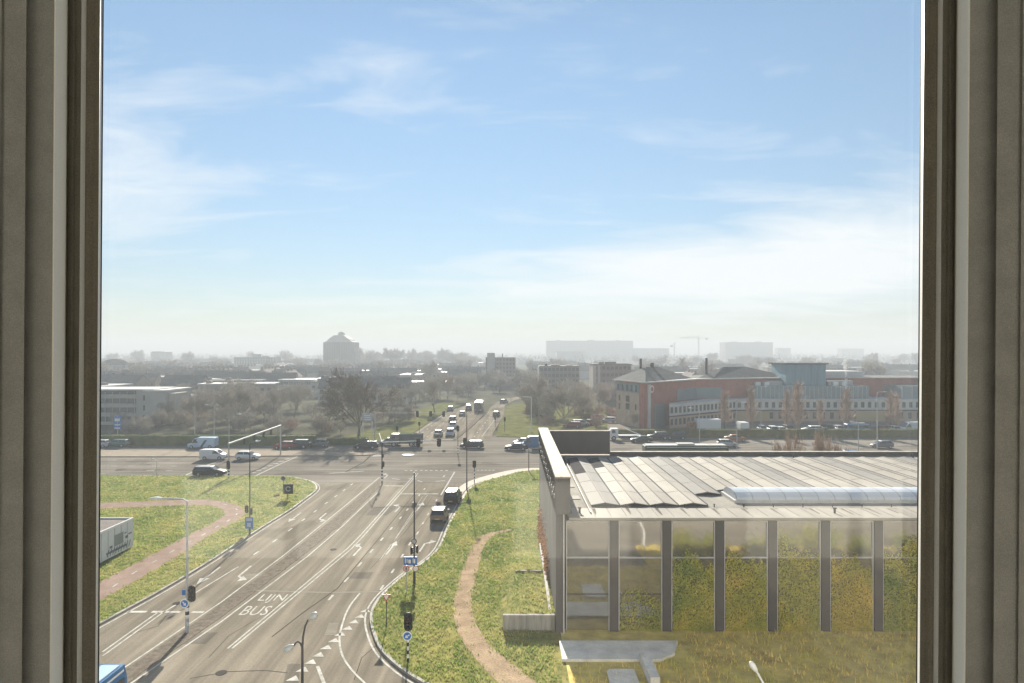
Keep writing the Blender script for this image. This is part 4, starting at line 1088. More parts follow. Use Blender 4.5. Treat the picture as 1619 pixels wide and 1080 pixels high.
for k, d in CT.items():
    W = d['W']; mb = MB().loft([ring(*s) for s in d['st']]); body = mb
    b0, b1, r0, r1, zb, zt = d['cab']; ih, it = W*.90, W*.70
    gl = MB().loft([[(b0+.02, -ih, zb-.05), (b1-.02, -ih, zb-.05), (b1-.02, ih, zb-.05), (b0+.02, ih, zb-.05)],
                    [(r0-.02, -it, zt-.06), (r1+.02, -it, zt-.06), (r1+.02, it, zt-.06), (r0-.02, it, zt-.06)]])
    rf = MB().loft([[(r0-.10, -it-.03, zt-.09), (r1+.12, -it-.03, zt-.09), (r1+.12, it+.03, zt-.09), (r0-.10, it+.03, zt-.09)],
                    [(r0-.04, -it, zt-.02), (r1+.04, -it, zt-.02), (r1+.04, it, zt-.02), (r0-.04, it, zt-.02)],
                    [(r0+.15, -it*.8, zt), (r1-.2, -it*.8, zt), (r1-.2, it*.8, zt), (r0+.15, it*.8, zt)]])
    pil = MB()
    for s in (-1, 1):
        for xb, xt in ((b0, r0), (b1, r1), ((b0+b1)/2, (r0+r1)/2)):
            pil.tube([(xb, s*(ih+.005), zb-.04), (xt, s*(it+.012), zt-.05)], .045, 4)
    L2 = d['L']/2; zl = d['st'][-2][2]
    hl = MB(); tl = MB()
    hls = MB().hexa([(L2-.32, W*.58, zl-.12), (L2-.03, W*.40, zl-.14), (L2-.06, W*.78, zl-.14), (L2-.36, W*.93, zl-.10), (L2-.36, W*.56, zl+.02), (L2-.10, W*.40, zl-.01), (L2-.13, W*.76, zl-.01), (L2-.40, W*.90, zl+.04)])
    tls = MB().hexa([(-L2+.02, W*.62, .70), (-L2+.12, W*.62, .70), (-L2+.26, W*.94, .70), (-L2+.03, W*.86, .70), (-L2+.03, W*.62, .93), (-L2+.12, W*.62, .93), (-L2+.26, W*.93, .93), (-L2+.05, W*.84, .93)])
    CM[k] = dict(body=body.mesh('body', PT['white'], True), glass=gl.mesh('window_glass', M_cglass), roof=rf.mesh('roof', PT['white']), pil=pil.mesh('pillars', PT['white']),
                 hl=hls.mesh('headlight', M_hl), tl=tls.mesh('taillight', M_tl),
                 bump=MB().box(L2-.06, L2+.015, -W*.62, W*.62, .30, .46).box(-L2-.01, -L2+.06, -W*.7, W*.7, .32, .50).mesh('bumper', M_trim),
                 plate=MB().box(-L2-.02, -L2-.012, -.26, .26, .52, .63).mesh('number_plate', M_plate),
                 mir=MB().box(-.08, .08, -.10, .10, -.06, .07).mesh('mirror', M_trim))
def car(kind, colour, loc, rz, label, group=None, roofc=None, cat='car'):
    t = thing('parked_car' if 'parked' in label else 'car', label, cat, loc, rz, group)
    d, c = CT[kind], CM[kind]; pm = PT[colour]; rm = PT[roofc] if roofc else pm
    inst('body', c['body'], t, mt=pm); inst('window_glass', c['glass'], t); inst('roof', c['roof'], t, mt=rm); inst('pillars', c['pil'], t, mt=pm)
    inst('headlight', c['hl'], t); inst('headlight', c['hl'], t, sc=(1, -1, 1)); inst('taillight', c['tl'], t); inst('taillight', c['tl'], t, sc=(1, -1, 1))
    inst('bumper', c['bump'], t); inst('number_plate', c['plate'], t)
    for s in (-1, 1): inst('mirror', c['mir'], t, (d['cab'][1]-.35, s*(d['W']+.06), d['cab'][4]+.03))
    add_wheels(t, d['wh'][:2], d['W'], d['wh'][2])
    return t
def van(kind, colour, loc, rz, label, L=5.2, Hh=1.95, W=.95, cat='van', box=None, windows=False, stripe=None):
    t = thing('van', label, cat, loc, rz); pm = PT[colour]; L2 = L/2; nose = L2-.95 if not box else L2-.8
    MB().loft([ring(-L2, .45, Hh*.93, W*.92), ring(-L2+.06, .28, Hh*.98, W*.97), ring(-L2+.6, .25, Hh, W), ring(nose-1.0, .25, Hh, W), ring(nose-.55, .25, Hh*.94, W*.99),
               ring(nose+.25, .25, 1.12 if Hh < 2.3 else 1.3, W*.97), ring(L2-.12, .26, .92, W*.90), ring(L2, .42, .70, W*.78)]).build('body', pm, t, smooth=False)
    zb = 1.13 if Hh < 2.3 else 1.32
    # windscreen lies on the slope between roof and bonnet
    p0, p1 = Vector((nose-.50, 0, Hh*.925)), Vector((nose+.20, 0, zb+.03)); nn = Vector((p0.z-p1.z, 0, p1.x-p0.x)).normalized()*.012
    q = [(p1.x+nn.x, -W*.80, p1.z+nn.z), (p1.x+nn.x, W*.80, p1.z+nn.z), (p0.x+nn.x, W*.74, p0.z+nn.z), (p0.x+nn.x, -W*.74, p0.z+nn.z)]
    MB().poly(q).build('windscreen', M_cglass, t)
    for s in (-1, 1):
        y = s*(W*.997+.006)
        MB().poly([(nose-1.15, y, zb), (nose-.02, y, zb), (nose-.50, y*.985, Hh*.86), (nose-1.15, y*.985, Hh*.86)]).build('side_window', M_cglass, t)
        if windows: MB().poly([(-L2+.25, y, zb), (nose-1.3, y, zb), (nose-1.3, y*.985, Hh*.86), (-L2+.25, y*.985, Hh*.86)]).build('side_window', M_cglass, t)
        if stripe: MB().poly([(-.3, y*1.002, .35), (.15, y*1.002, .35), (-.75, y*1.002, Hh*.78), (-1.3, y*1.002, Hh*.78)]).build('stripe', stripe, t)
        MB().box(L2-.22, L2-.02, s*W*.62-.14, s*W*.62+.14, .78, .95).build('headlight', M_hl, t); MB().box(-L2-.01, -L2+.05, s*W*.80-.06, s*W*.80+.06, .75, 1.25).build('taillight', M_tl, t)
        MB().box(nose-.2, nose-.05, s*(W+.1)-.09, s*(W+.1)+.09, zb, zb+.25).build('mirror', M_trim, t)
    MB().box(L2-.05, L2+.02, -W*.7, W*.7, .30, .48).box(-L2-.02, -L2+.05, -W*.85, W*.85, .32, .48).build('bumper', M_trim, t)
    add_wheels(t, (-L2+.95, L2-.85), W, .35)
    return t
LEFT, RIGHT, AWAY, TOWARD = math.pi, 0.0, math.pi/2, -math.pi/2
def at(px, py): p = G(px, py); return (p.x, p.y, .012)
# crossing road, left arm
car('wagon', 'teal', at(185, 706.5), LEFT, 'teal green car by the hedge at the left end of the crossing road')
car('hatch', 'silver', at(157, 707), LEFT, 'pale car nose showing at the left window edge behind the teal car')
van('v', 'paleblue', at(321, 708.5), LEFT, 'pale blue van with dark diagonal stripe waiting beside the hedge', 5.4, 2.15, 1.0, stripe=PT['navy'])
van('v', 'white', at(338, 726.5), RIGHT, 'small white delivery van behind the white hatchback', 4.4, 1.82, .90)
car('hatch', 'white', at(392, 726.5), RIGHT, 'small white hatchback waiting under the left gantry beam', roofc='white')
car('wagon', 'dark', at(332, 752.2), RIGHT, 'long dark estate car beside the grass island', roofc='silver')
car('suv', 'dark', at(471, 708.5), LEFT, 'dark car following another along the left hedge', roofc='grey')
car('hatch', 'grey', at(503, 706.5), LEFT, 'dark grey car last in line at the left hedge end')
car('hatch', 'red', at(450, 709.5), LEFT, 'reddish small car partly hidden ahead of two dark cars')
car('wagon', 'dark', at(579, 709.5), LEFT, 'dark hatchback below the big bare tree')
car('wagon', 'black', at(746, 708.5), LEFT, 'black car crossing the junction at the avenue mouth')
car('sedan', 'dark', at(816, 711.8), LEFT, 'dark sedan right of the junction before the blue van', roofc='silver')
car('hatch', 'silver', at(826, 704), LEFT, 'silver car behind the dark sedan right of the junction')
van('v', 'blue', at(845, 709.5), LEFT, 'blue van half hidden behind the hall parapet', 5.6, 2.5, 1.0)
# crossing road, right arm
car('sedan', 'green', P(1014, 702, 139).xy.to_3d(), LEFT, 'dark green car beside the recovery truck')
car('suv', 'dark', P(1040, 697, 143.5).xy.to_3d(), LEFT, 'dark off-road car before the right hedge', roofc='green')
car('suv', 'green', P(1068, 697, 143.5).xy.to_3d(), LEFT, 'second dark off-road car close behind the first at the hedge')
car('hatch', 'silver', P(1150, 706, 133).xy.to_3d(), RIGHT, 'small silver white car behind the long bus', roofc='white')
car('sedan', 'orange', P(1163, 698, 141).xy.to_3d(), RIGHT, 'copper coloured car before the right hedge')
car('hatch', 'grey', P(1394, 707, 131).xy.to_3d(), LEFT, 'lone dark hatchback on the right arm of the crossing road', roofc='grey')
car('hatch', 'blue', P(1338, 722, 118).xy.to_3d(), LEFT, 'blue car roof just above the hall roof edge')
# main road
car('hatch', 'bronze', at(695, 822), AWAY-.02, 'bronze hatchback driving away in the right turning lane', roofc='silver')
car('suv', 'black', at(716, 793.5), AWAY-.05, 'black car ahead of the bronze hatchback at the stop line', roofc='dark')
# avenue
for px, py, k, c, rz, lab in ((693, 690, 'sedan', 'bronze', TOWARD, 'bronze car waiting in the left lane at the avenue mouth'), (712, 689.5, 'suv', 'silver', TOWARD, 'silver car waiting in the right lane at the avenue mouth'),
        (716, 677, 'wagon', 'silver', TOWARD, 'silver estate second in the avenue queue'), (715.5, 668.5, 'suv', 'dark', TOWARD, 'dark car third in the avenue queue'),
        (731, 657.5, 'sedan', 'dark', TOWARD, 'dark car farther up the left avenue lanes'), (741, 649, 'suv', 'bronze', TOWARD, 'copper car far up the left avenue lanes'),
        (785, 658, 'wagon', 'dark', AWAY-.1, 'dark car driving away on the right avenue carriageway'),
        (797, 637.5, 'hatch', 'grey', AWAY-.5, 'small car in the far bend of the avenue'), (712, 650, 'wagon', 'green', TOWARD, 'green car at the avenue kerb behind the far gantry')):
    car(k, c, at(px, py), rz, lab, roofc='grey')
# bus shells
def bus(loc, rz, label, colour, L=12.0, Hh=3.1, W=1.27, roofm=None, cat='bus', name='bus', side=None):
    t = thing(name, label, cat, loc, rz); L2 = L/2
    MB().loft([ring(-L2, .5, Hh*.95, W*.95), ring(-L2+.12, .32, Hh*.99, W), ring(L2-.15, .32, Hh*.99, W), ring(L2, .5, Hh*.93, W*.93)]).build('body', colour, t)
    MB().box(-L2+.3, L2-.4, -W*.82, W*.82, Hh*.99, Hh+.05).build('roof', roofm or colour, t)
    MB().box(-1.5, 1.4, -W*.6, W*.6, Hh+.05, Hh+.28).build('roof_unit', roofm or M_white, t)
    n = int(L/1.5)
    for s in (-1, 1):
        for i in range(n):
            a = -L2+.35+i*(L-.7)/n
            MB().box(a+.04, a+(L-.7)/n-.04, s*W-.012, s*W+.012, 1.25, Hh*.82).build('side_window', M_cglass, t)
        MB().box(-L2+.3, L2-.3, s*W*.93-.02, s*W*.93+.03, Hh*.90, Hh*.93).build('roof_line', M_white, t)
        MB().box(L2-.06, L2+.02, s*W*.66-.16, s*W*.66+.16, .75, .95).build('headlight', M_hl, t); MB().box(-L2-.02, -L2+.06, s*W*.82-.07, s*W*.82+.07, .9, 1.3).build('taillight', M_tl, t)
    MB().box(L2-.05, L2+.012, -W*.85, W*.85, 1.1, Hh*.86).build('windscreen', M_cglass, t); MB().box(-L2-.012, -L2+.05, -W*.8, W*.8, 1.5, Hh*.84).build('rear_window', M_cglass, t)
    add_wheels(t, (-L2+2.6, L2-2.6), W, .48)
    return t
p = P(199, 1046, 33.9)
bus((p.x-1.27+.1, p.y-6.0, .0), AWAY-.01, 'blue city bus at the lower left corner cut by the window frame', PT['blue'], 12, 3.15, roofm=PT['paleblue'])
bus((29.6, 113.5, 0), RIGHT, 'long dark bus with pale roof behind the hall roof', PT['green'], 14.2, 3.1, roofm=mat('bus_roof', (0.5, 0.48, 0.43), .5))
bus(at(757, 650), TOWARD, 'grey bus standing in the avenue queue', PT['grey'], 11, 3.1, roofm=PT['grey'])
# trucks by the left corner
def truck(loc, rz, label, cab, load, boxh, L=7.5, name='truck'):
    t = thing(name, label, 'truck', loc, rz); L2 = L/2
    MB().loft([ring(L2-1.9, .55, 2.5, 1.1), ring(L2-.5, .55, 2.5, 1.1), ring(L2-.12, .55, 1.9, 1.08), ring(L2, .6, 1.2, 1.02)]).build('cab', cab, t)
    MB().poly([(L2-.44, -.9, 2.35), (L2-.44, .9, 2.35), (L2-.10, .92, 1.75), (L2-.10, -.92, 1.75)]).build('windscreen', M_cglass, t)
    for s in (-1, 1): MB().box(L2-1.3, L2-.55, s*1.1-.012, s*1.1+.012, 1.55, 2.25).build('side_window', M_cglass, t)
    MB().box(-L2, L2-1.9, -.45, .45, .55, .85).build('chassis', M_trim, t)
    MB().box(-L2, L2-2.05, -1.15, 1.15, .90, .90+boxh).build('load_bed', load, t)
    add_wheels(t, (-L2+1.1, -L2+2.1, L2-1.0), 1.1, .48)
    return t
truck(at(642, 705.5), LEFT, 'grey-green covered truck at the left corner of the avenue', PT['grey'], mat('tarpaulin_green', (0.10, 0.12, 0.11), .95, spec=0.0, var=.15, scale=1), 1.6, 6.6)
car('wagon', 'silver', at(616, 703.5), LEFT, 'silver estate car in front of the covered truck at the corner')
tk = truck(P(988, 698, 143).xy.to_3d(), LEFT, 'white recovery truck with sloping bed before the red building', PT['white'], PT['silver'], .15, 7.0, 'recovery_truck')
MB().tube([(-3.3, .9, 1.1), (-.4, .9, 2.3)], .07, 5).tube([(-3.3, -.9, 1.1), (-.4, -.9, 2.3)], .07, 5).build('ramp_rail', M_white, tk)
# parked behind the right hedge
truck(P(1112, 683, 156).xy.to_3d(), LEFT, 'white box truck parked behind the right hedge', PT['orange'], PT['white'], 2.3, 7.6)
van('v', 'white', P(1442, 683, 156).xy.to_3d(), LEFT, 'white van parked behind the hedge at the right window edge', 5.6, 2.5, 1.0)
bus(P(1355, 683, 156).xy.to_3d(), LEFT, 'blue minibus parked behind the right hedge', PT['blue'], 5.4, 2.1, .95)
van('v', 'white', P(1172, 683, 157).xy.to_3d(), AWAY, 'white van parked nose-in beside the box truck', 5.2, 2.5, 1.0)
for px, c, k in ((1205, 'silver', 'hatch'), (1220, 'white', 'suv'), (1233, 'white', 'hatch'), (1247, 'grey', 'suv'), (1283, 'white', 'wagon'), (1310, 'dark', 'suv'), (1327, 'silver', 'hatch'), (1395, 'red', 'hatch'), (1412, 'white', 'hatch')):
    car(k, c, P(px, 683, 156+rnd.uniform(-.5, 2)).xy.to_3d(), rnd.choice((AWAY, TOWARD, LEFT)), 'parked car in the row behind the right hedge', 'cars parked behind the right hedge')
for px, py, c, k in ((905, 676, 'red', 'wagon'), (918, 674, 'silver', 'suv'), (930, 672, 'red', 'hatch'), (948, 664, 'white', 'wagon'), (962, 668, 'silver', 'hatch')):
    car(k, c, at(px, py), rnd.choice((.3, 2.9)), 'parked car in the lot behind the hall parapet', 'cars parked behind the parapet')

# ================================================================== BUILDINGS BEYOND THE JUNCTION
M_red = mat('brick_red', (0.38, 0.15, 0.11), 0.9, var=0.15, scale=0.6, fine=0.1, fscale=5)
M_beige = mat('brick_beige', (0.48, 0.37, 0.28), 0.9, var=0.12, scale=0.6)
M_wing = mat('render_pale', (0.58, 0.565, 0.52), 0.85, var=0.1, scale=0.4)
M_slate = mat('roof_slate', (0.115, 0.118, 0.112), 0.95, spec=0.03, var=0.25, scale=0.5)
M_tile = mat('roof_tile', (0.17, 0.135, 0.12), 0.95, spec=0.05, var=0.3, scale=0.5)
M_bglass = mat('building_glass', (0.06, 0.08, 0.085), 0.2)
M_gwall = mat('curtain_glass', (0.20, 0.25, 0.26), 0.3, var=0.1, scale=0.3)
M_bluec = mat('cladding_blue', (0.16, 0.28, 0.33), 0.5, 0.1, var=0.12, scale=0.4, stretch=(3, 3, .1))
M_flat = mat('flat_roof_pale', (0.52, 0.51, 0.48), 0.6, spec=0.3, var=0.15, scale=0.2)
M_flatd = mat('flat_roof_dark', (0.14, 0.14, 0.135), 0.9, spec=0.05, var=0.2, scale=0.2)
M_bbrown = mat('brick_brown', (0.23, 0.185, 0.155), 0.9, var=0.15, scale=0.4)
M_bgrey = mat('concrete_panel', (0.36, 0.35, 0.325), 0.9, var=0.12, scale=0.3)
M_pale = mat('concrete_pale', (0.42, 0.40, 0.35), 0.85, var=0.08, scale=0.2)
def winmesh(w, h, d=.06): return MB().box(-w/2, w/2, -d, d, -h/2, h/2).mesh('window', M_bglass)
def wall_windows(parent, a, b, zs, n, w, h, me=None, frac0=0, frac1=1, off=.03, sill=True):
    # windows along the wall line from a to b (local xy), outward = right of a->b
    a, b = Vector(a), Vector(b); d = (b-a); L = d.length; d.normalize(); nrm = Vector((d.y, -d.x)); ang = math.atan2(d.y, d.x)
    me = me or winmesh(w, h)
    for z in zs:
        for i in range(n):
            q = a + d*L*(frac0+(frac1-frac0)*(i+.5)/n) + nrm*off
            inst('window', me, parent, (q.x, q.y, z), ang)
# red brick complex
rb = thing('brick_complex', 'long red brick complex with slate hip roofs and pale window bands', 'building', (0, 0, 0))
c0, c1, c2, c3 = Vector((27.9, 177.5)), Vector((32.4, 163)), Vector((51, 184)), Vector((82, 194))
c4, c5 = Vector((132, 194)), Vector((132, 215))
EZ = 11.3
body_poly = [tuple(c0), tuple(c1), tuple(c2), tuple(c3), tuple(c4), tuple(c5), (60, 215), (34, 196)]
MB().prism(body_poly, 0, EZ).build('wall', M_red, rb)
nrm = Vector((c1-c0)).normalized(); out = Vector((nrm.y, -nrm.x))
e0, e1 = c0 + (c1-c0)*.02, c1 - (c1-c0)*.16
f = MB().prism([tuple(e0+out*-.1), tuple(e1+out*-.1), tuple(e1+out*.12), tuple(e0+out*.12)][::-1], 0, 8.6).build('end_wall', M_beige, rb)
MB().prism([tuple(e0+out*-.1), tuple(e1+out*-.1), tuple(e1+out*.15), tuple(e0+out*.15)][::-1], 8.6, 10.9).build('end_glazing', M_gwall, rb)
def wl_(a, b, zs, n, w, h, f0=0, f1=1, off=.06): wall_windows(rb, a, b, zs, n, w, h, None, f0, f1, off)
wl_(e0, e1, (9.7,), 5, .9, 1.6, off=.2); wl_(e0, e1, (6.9, 4.9), 1, 1.9, 1.6, .32, .72, .16); wl_(e0, e1, (6.9, 4.6), 1, .7, 1.5, 0, .3, .16); wl_(e0, e1, (5.0,), 1, .6, 1.5, .75, 1, .16)
# eaves and hip roofs
mb = MB(); mb.prism([tuple(c0+Vector((-1.1, .4))), tuple(c1+Vector((.1, -1.3))), tuple(c2+Vector((.8, -1.0))), tuple(c3+Vector((0, -1))), tuple(c4+Vector((0, -1))), tuple(c4+Vector((0, .6))), tuple(c3+Vector((0, .6))), tuple(c2+Vector((0, 1))), tuple(c1+Vector((0, 1.2))), tuple(c0+Vector((.6, .6)))], EZ, EZ+.28); mb.build('eaves', M_wing, rb)
def hip(base, apex0, apex1, z0, z1, name='roof', mt=None):
    mb = MB(); b = [Vector((x, y, z0)) for x, y in base]; p, q = Vector((*apex0, z1)), Vector((*apex1, z1))
    mb.poly([b[0], b[1], p]); mb.poly([b[1], b[2], q, p]); mb.poly([b[2], b[3], q]); mb.poly([b[3], b[0], p, q]); mb.poly(b[::-1]); return mb.build(name, mt or M_slate, rb)
r1 = hip([(26.9, 178.2), (32.6, 162.1), (50, 184), (38, 200)], (35.5, 176.5), (40, 183), EZ+.28, EZ+3.6)
r2 = hip([(52, 186), (56, 184.6), (82, 194.5), (66, 214)], (62, 195), (70, 199), EZ+.28, EZ+3.2)
for px, yt, d in ((1013, 567, 178), (1117, 566, 190)):
    q = P(px, yt, d); MB().tube([(q.x, q.y, EZ), (q.x, q.y, q.z)], .32, 8).build('flue', M_gable, rb)
MB().tube([(38, 180, EZ+3), (38, 180, EZ+4.6)], .5, 6).build('roof_cowl', M_gable, r1)
q = P(1030, 615, 166.2); d12 = (c2-c1).normalized(); ang = math.atan2(d12.y, d12.x)
o = MB().disc((0, 0, 0), .95, 'y', .12, 20).build('wall_disc', M_white, rb); o.location = (q.x, c1.y+(q.x-c1.x)*(c2.y-c1.y)/(c2.x-c1.x)-.15, q.z); o.rotation_euler = (0, 0, ang)
MB().disc((0, -.08, 0), .55, 'y', .06, 16).build('disc_mark', M_redp, o)
MB().prism([(28.6, 178), (32.6, 164), (51, 185), (82, 195), (131.5, 195), (131.5, 214.5), (60.5, 214.5), (34.5, 196)], EZ+.003, EZ+.10).build('flat_roof', M_flatd, rb)
# glazed strips on the red wall
def panel(a, b, z0, z1, t, mt, name='glazed_strip'):
    a, b = Vector(a), Vector(b); d = (b-a).normalized(); nn = Vector((d.y, -d.x))*t
    return MB().prism([tuple(a), tuple(b), tuple(b+nn), tuple(a+nn)], z0, z1).build(name, mt, rb)
panel(c1+(c2-c1)*.60, c2, 6.0, 9.0, .15, M_gwall); panel(c2, c2+(c3-c2)*.25, 6.0, 9.0, .15, M_gwall)
panel(c1+(c2-c1)*.06, c1+(c2-c1)*.10, 0, 10.8, .3, M_wing, 'pilaster'); panel(c1+(c2-c1)*.18, c1+(c2-c1)*.36, 0, 5.6, .2, M_gwall)
# pale two-storey wing in front
w0, w1, w2 = Vector((38.8, 163.5)), Vector((61, 181)), Vector((132, 181))
wp = [tuple(w0), tuple(w1), tuple(w2), (132, 193.8), (81, 193.8), (53, 183.8), (40, 169)]
MB().prism(wp, 0, 3.0).build('ground_floor', M_beige, rb); MB().prism(wp, 3.0, 5.9).build('upper_floor', M_wing, rb)
for z, t in ((3.0, .35), (5.8, .25)):
    mb = MB(); mb.prism([tuple(w0+Vector((-t, -t))), tuple(w1+Vector((.1, -t))), tuple(w2+Vector((0, -t))), tuple(w2), tuple(w1), tuple(w0)], z-.16, z+.16); mb.build('cornice', M_wing if z > 4 else M_gable, rb)
me = winmesh(.85, 1.5)
wall_windows(rb, w0, w1, (4.5, 1.6), 17, .85, 1.5, me); wall_windows(rb, w1, w2, (4.5,), 38, .85, 1.5, me); wall_windows(rb, w1, w2, (1.6,), 22, .9, 1.7, winmesh(.9, 1.7), .12, .85)
MB().box(61.5, 70, 180.6, 181.1, 0, 2.8).build('loading_door', mat('door_sand', (0.45, 0.36, 0.20), .7), rb)
MB().box(93.5, 101.5, 180.6, 181.1, 0, 2.9).build('loading_door', MATS['door_sand'], rb)
# grey glass upper storey, blue cube and roof plant
MB().box(67, 99.5, 185, 193.7, 5.9, 9.4).build('glass_storey', M_gwall, rb)
for k in range(27): MB().box(67+k*1.22, 67.1+k*1.22, 184.9, 184.99, 5.95, 9.35).build('mullion', M_wing, rb)
MB().box(108.5, 131, 185, 193.7, 5.9, 9.4).build('glass_storey', M_gwall, rb)
for k in range(8): MB().box(108.5+k*2.8, 108.7+k*2.8, 184.9, 184.99, 5.95, 9.35).build('mullion', M_wing, rb)
MB().box(77.3, 88.6, 187.5, 198, 9.4, 15.4).build('blue_cube', M_bluec, rb)
for k in range(13): MB().box(77.3+k*.9, 77.38+k*.9, 187.4, 187.49, 9.45, 15.4).build('cladding_rib', M_bluec, rb)
MB().box(76.6, 89.2, 187, 198.4, 15.4, 15.75).build('cube_cap', M_gable, rb)
for x in (69, 71.5, 91, 93.5): MB().box(x, x+1.4, 188, 189.5, 9.4, 10.4).build('roof_unit', M_white, rb)
MB().box(72.5, 77, 189, 192, 9.4, 10.6).box(90, 97, 189, 191, 9.5, 10.7).build('roof_duct', M_galv, rb)
MB().box(89, 104, 196, 210, 11.3, 13.2).build('rear_hall', M_flat, rb)
cq = P(1338, 596, 183)
chm = thing('chimney', 'thin pale chimney pipe before the glass storey giving off smoke', 'chimney', (cq.x, 183, 0))
MB().tube([(0, 0, 0), (0, 0, cq.z)], .28, 8).build('pipe', M_white, chm); MB().tube([(0, 0, cq.z-.6), (0, 0, cq.z+.1)], .36, 8).build('cap', M_galv, chm)
# smoke
m = bpy.data.materials.new('smoke_vapour'); m.use_nodes = True
n, l = m.node_tree.nodes, m.node_tree.links; n.remove(n['Principled BSDF']); pv = n.new('ShaderNodeVolumePrincipled'); pv.inputs['Density'].default_value = .9; pv.inputs['Color'].default_value = (.98, .97, .95, 1)
l.new(pv.outputs[0], n['Material Output'].inputs['Volume'])
mb = MB(); rr = random.Random(3); pts = []; rad = []
for i in range(16):
    s = i/15; pts.append((cq.x+.25*math.sin(i*1.4)*s*2-.6*s, 183+.3*math.cos(i)*s, cq.z+.25+4.6*s)); rad.append((.16+.55*s**.8)*(1+.35*math.sin(i*2.3))*(1 if s < .85 else .6))
mb.tube(pts, rad, 10); tag(mb.build('smoke', m, smooth=True), 'small white smoke plume rising from the thin chimney', 'smoke', kind='stuff')

# generic blocks
def slab(label, px0, px1, ytop, d, depth, mt, roofm=None, name='apartment_building', rows=0, cols=0, ww=1.2, wh=1.3, rz=0.0, extras=None, zbase=0.0, cat='building', parapet=.5, group=None, bands_=0):
    a, b = P(px0, ytop, d), P(px1, ytop, d); w = b.x-a.x; h = a.z
    t = thing(name, label, cat, ((a.x+b.x)/2, d, 0), rz, group)
    MB().box(-w/2, w/2, 0, depth, 0, h).build('wall', mt, t)
    MB().box(-w/2-.15, w/2+.15, -.15, depth+.15, h, h+.35).build('roof', roofm or M_flatd, t)
    if rows:
        me = winmesh(ww, wh, .05); st = h/rows
        for r_ in range(rows):
            for c_ in range(cols): inst('window', me, t, (-w/2+w*(c_+.5)/cols, -.02, st*(r_+.55)))
    if bands_:
        for r_ in range(bands_): MB().box(-w/2+.6, w/2-.6, -.25, -.02, h*(r_+.45)/bands_, h*(r_+.80)/bands_).build('window_band', M_bglass, t)
        for c_ in range(int(w/9)): MB().box(-w/2+c_*9, -w/2+c_*9+1.2, -.4, -.27, 0, h).build('wall_rib', mt, t)
    for e in extras or ():       # px range, top pixel, material, name
        x0, x1 = (e[0]-CX)*d/F-(a.x+b.x)/2, (e[1]-CX)*d/F-(a.x+b.x)/2; z1 = P(0, e[2], d).z
        MB().box(x0, x1, depth*.2, depth*.7, h+.36, z1).build(e[4] if len(e) > 4 else 'roof_unit', e[3], t)
    return t, w, h
# left foreground flats
t, w, h = slab('pale flats at the left window edge with window bands', 120, 243, 617.5, 172, 12, M_bgrey, M_flat, rows=0)
for r_ in range(4): MB().box(-w/2, w/2-4.5, -.08, .02, .9+r_*2.35, 2.2+r_*2.35).build('window_band', M_bglass, t)
for k in range(9): MB().box(-w/2+k*1.9, -w/2+.12+k*1.9, -.14, -.085, .5, h-.4).build('mullion', M_pale, t)
t, w, h = slab('grey end block joined to the pale left flats', 227, 261, 619, 171, 14, M_bgrey, M_flat)
MB().box(w/2, w/2+1.6, 2, 9, 0, h-.6).build('stair_tower', M_pale, t)
for r_ in range(3): MB().box(-w/2-.06, -w/2+.4, -.06, .01, 1.2+r_*2.6, 2.6+r_*2.6).build('window', M_bglass, t)
slab('low pale building with flat roof behind the left hedge trees', 272, 300, 628, 215, 10, M_pale, M_flat, 'low_building', 1, 5)
slab('long school-like block with grey window strip left of the big tree', 440, 520, 601, 300, 14, M_bgrey, M_flat, 'long_building', 2, 20, 1.0, 1.4)
slab('long low pale roof left of the avenue trees', 640, 745, 605, 330, 16, M_bbrown, M_flat, 'long_building', 2, 22, .9, 1.2)
slab('low building with bright roof right of the big tree', 610, 655, 594, 420, 16, M_bgrey, M_flat, 'low_building')
# tower with stepped crown
d = 700; a, b = P(511, 541, d), P(559.5, 541, d); w = b.x-a.x; h = a.z
t = thing('residential_tower', 'tall tower with stepped gable crown and small lantern on the left skyline', 'building', ((a.x+b.x)/2, d, 0))
Mtw = mat('tower_brick', (0.11, 0.105, 0.09), .85, var=.08, scale=.1)
MB().box(-w/2, w/2, 0, 24, 0, h).build('wall', Mtw, t)
for k in range(13): MB().box(-w/2+.5+k*w/13, -w/2+1.1+k*w/13, -.5, -.01, 1, h).build('wall_rib', Mtw, t)
k_ = d/F
pr_ = [(-w/2+2*k_, h), (-w/2+7*k_, h+3*k_), (-w/2+7*k_, h+4*k_), (-w/2+17*k_, h+11*k_), (w/2-17*k_, h+11*k_), (w/2-7*k_, h+4*k_), (w/2-7*k_, h+3*k_), (w/2-2*k_, h)]
MB().loft([[(x, 0.2, z) for x, z in pr_], [(x, 23.8, z) for x, z in pr_]]).build('roof', M_bgrey, t)
MB().box(-4*k_, 4*k_, 8, 16, h+11*k_, h+14.5*k_).build('lantern', M_bgrey, t)
MB().loft([[(-5*k_, 7, h+14.5*k_), (5*k_, 7, h+14.5*k_), (5*k_, 17, h+14.5*k_), (-5*k_, 17, h+14.5*k_)], [(-.5, 11.5, h+17*k_), (.5, 11.5, h+17*k_), (.5, 12.5, h+17*k_), (-.5, 12.5, h+17*k_)]]).build('lantern_roof', M_slate, t)
slab('pale flats with roof house on the left horizon', 370, 436, 565.5, 640, 14, M_bgrey, rows=6, cols=16, extras=[(397, 407, 560, M_bgrey), (412, 420, 563, M_bgrey)])
slab('small pale tower on the left horizon', 238, 262, 557, 900, 18, M_pale, rows=0, extras=[(238, 252, 555.6, M_pale)])
t, w, h = slab('narrow flats with taller stair tower right of the avenue', 768, 815, 566, 370, 16, M_bbrown, rows=7, cols=9, ww=1.0, wh=1.2)
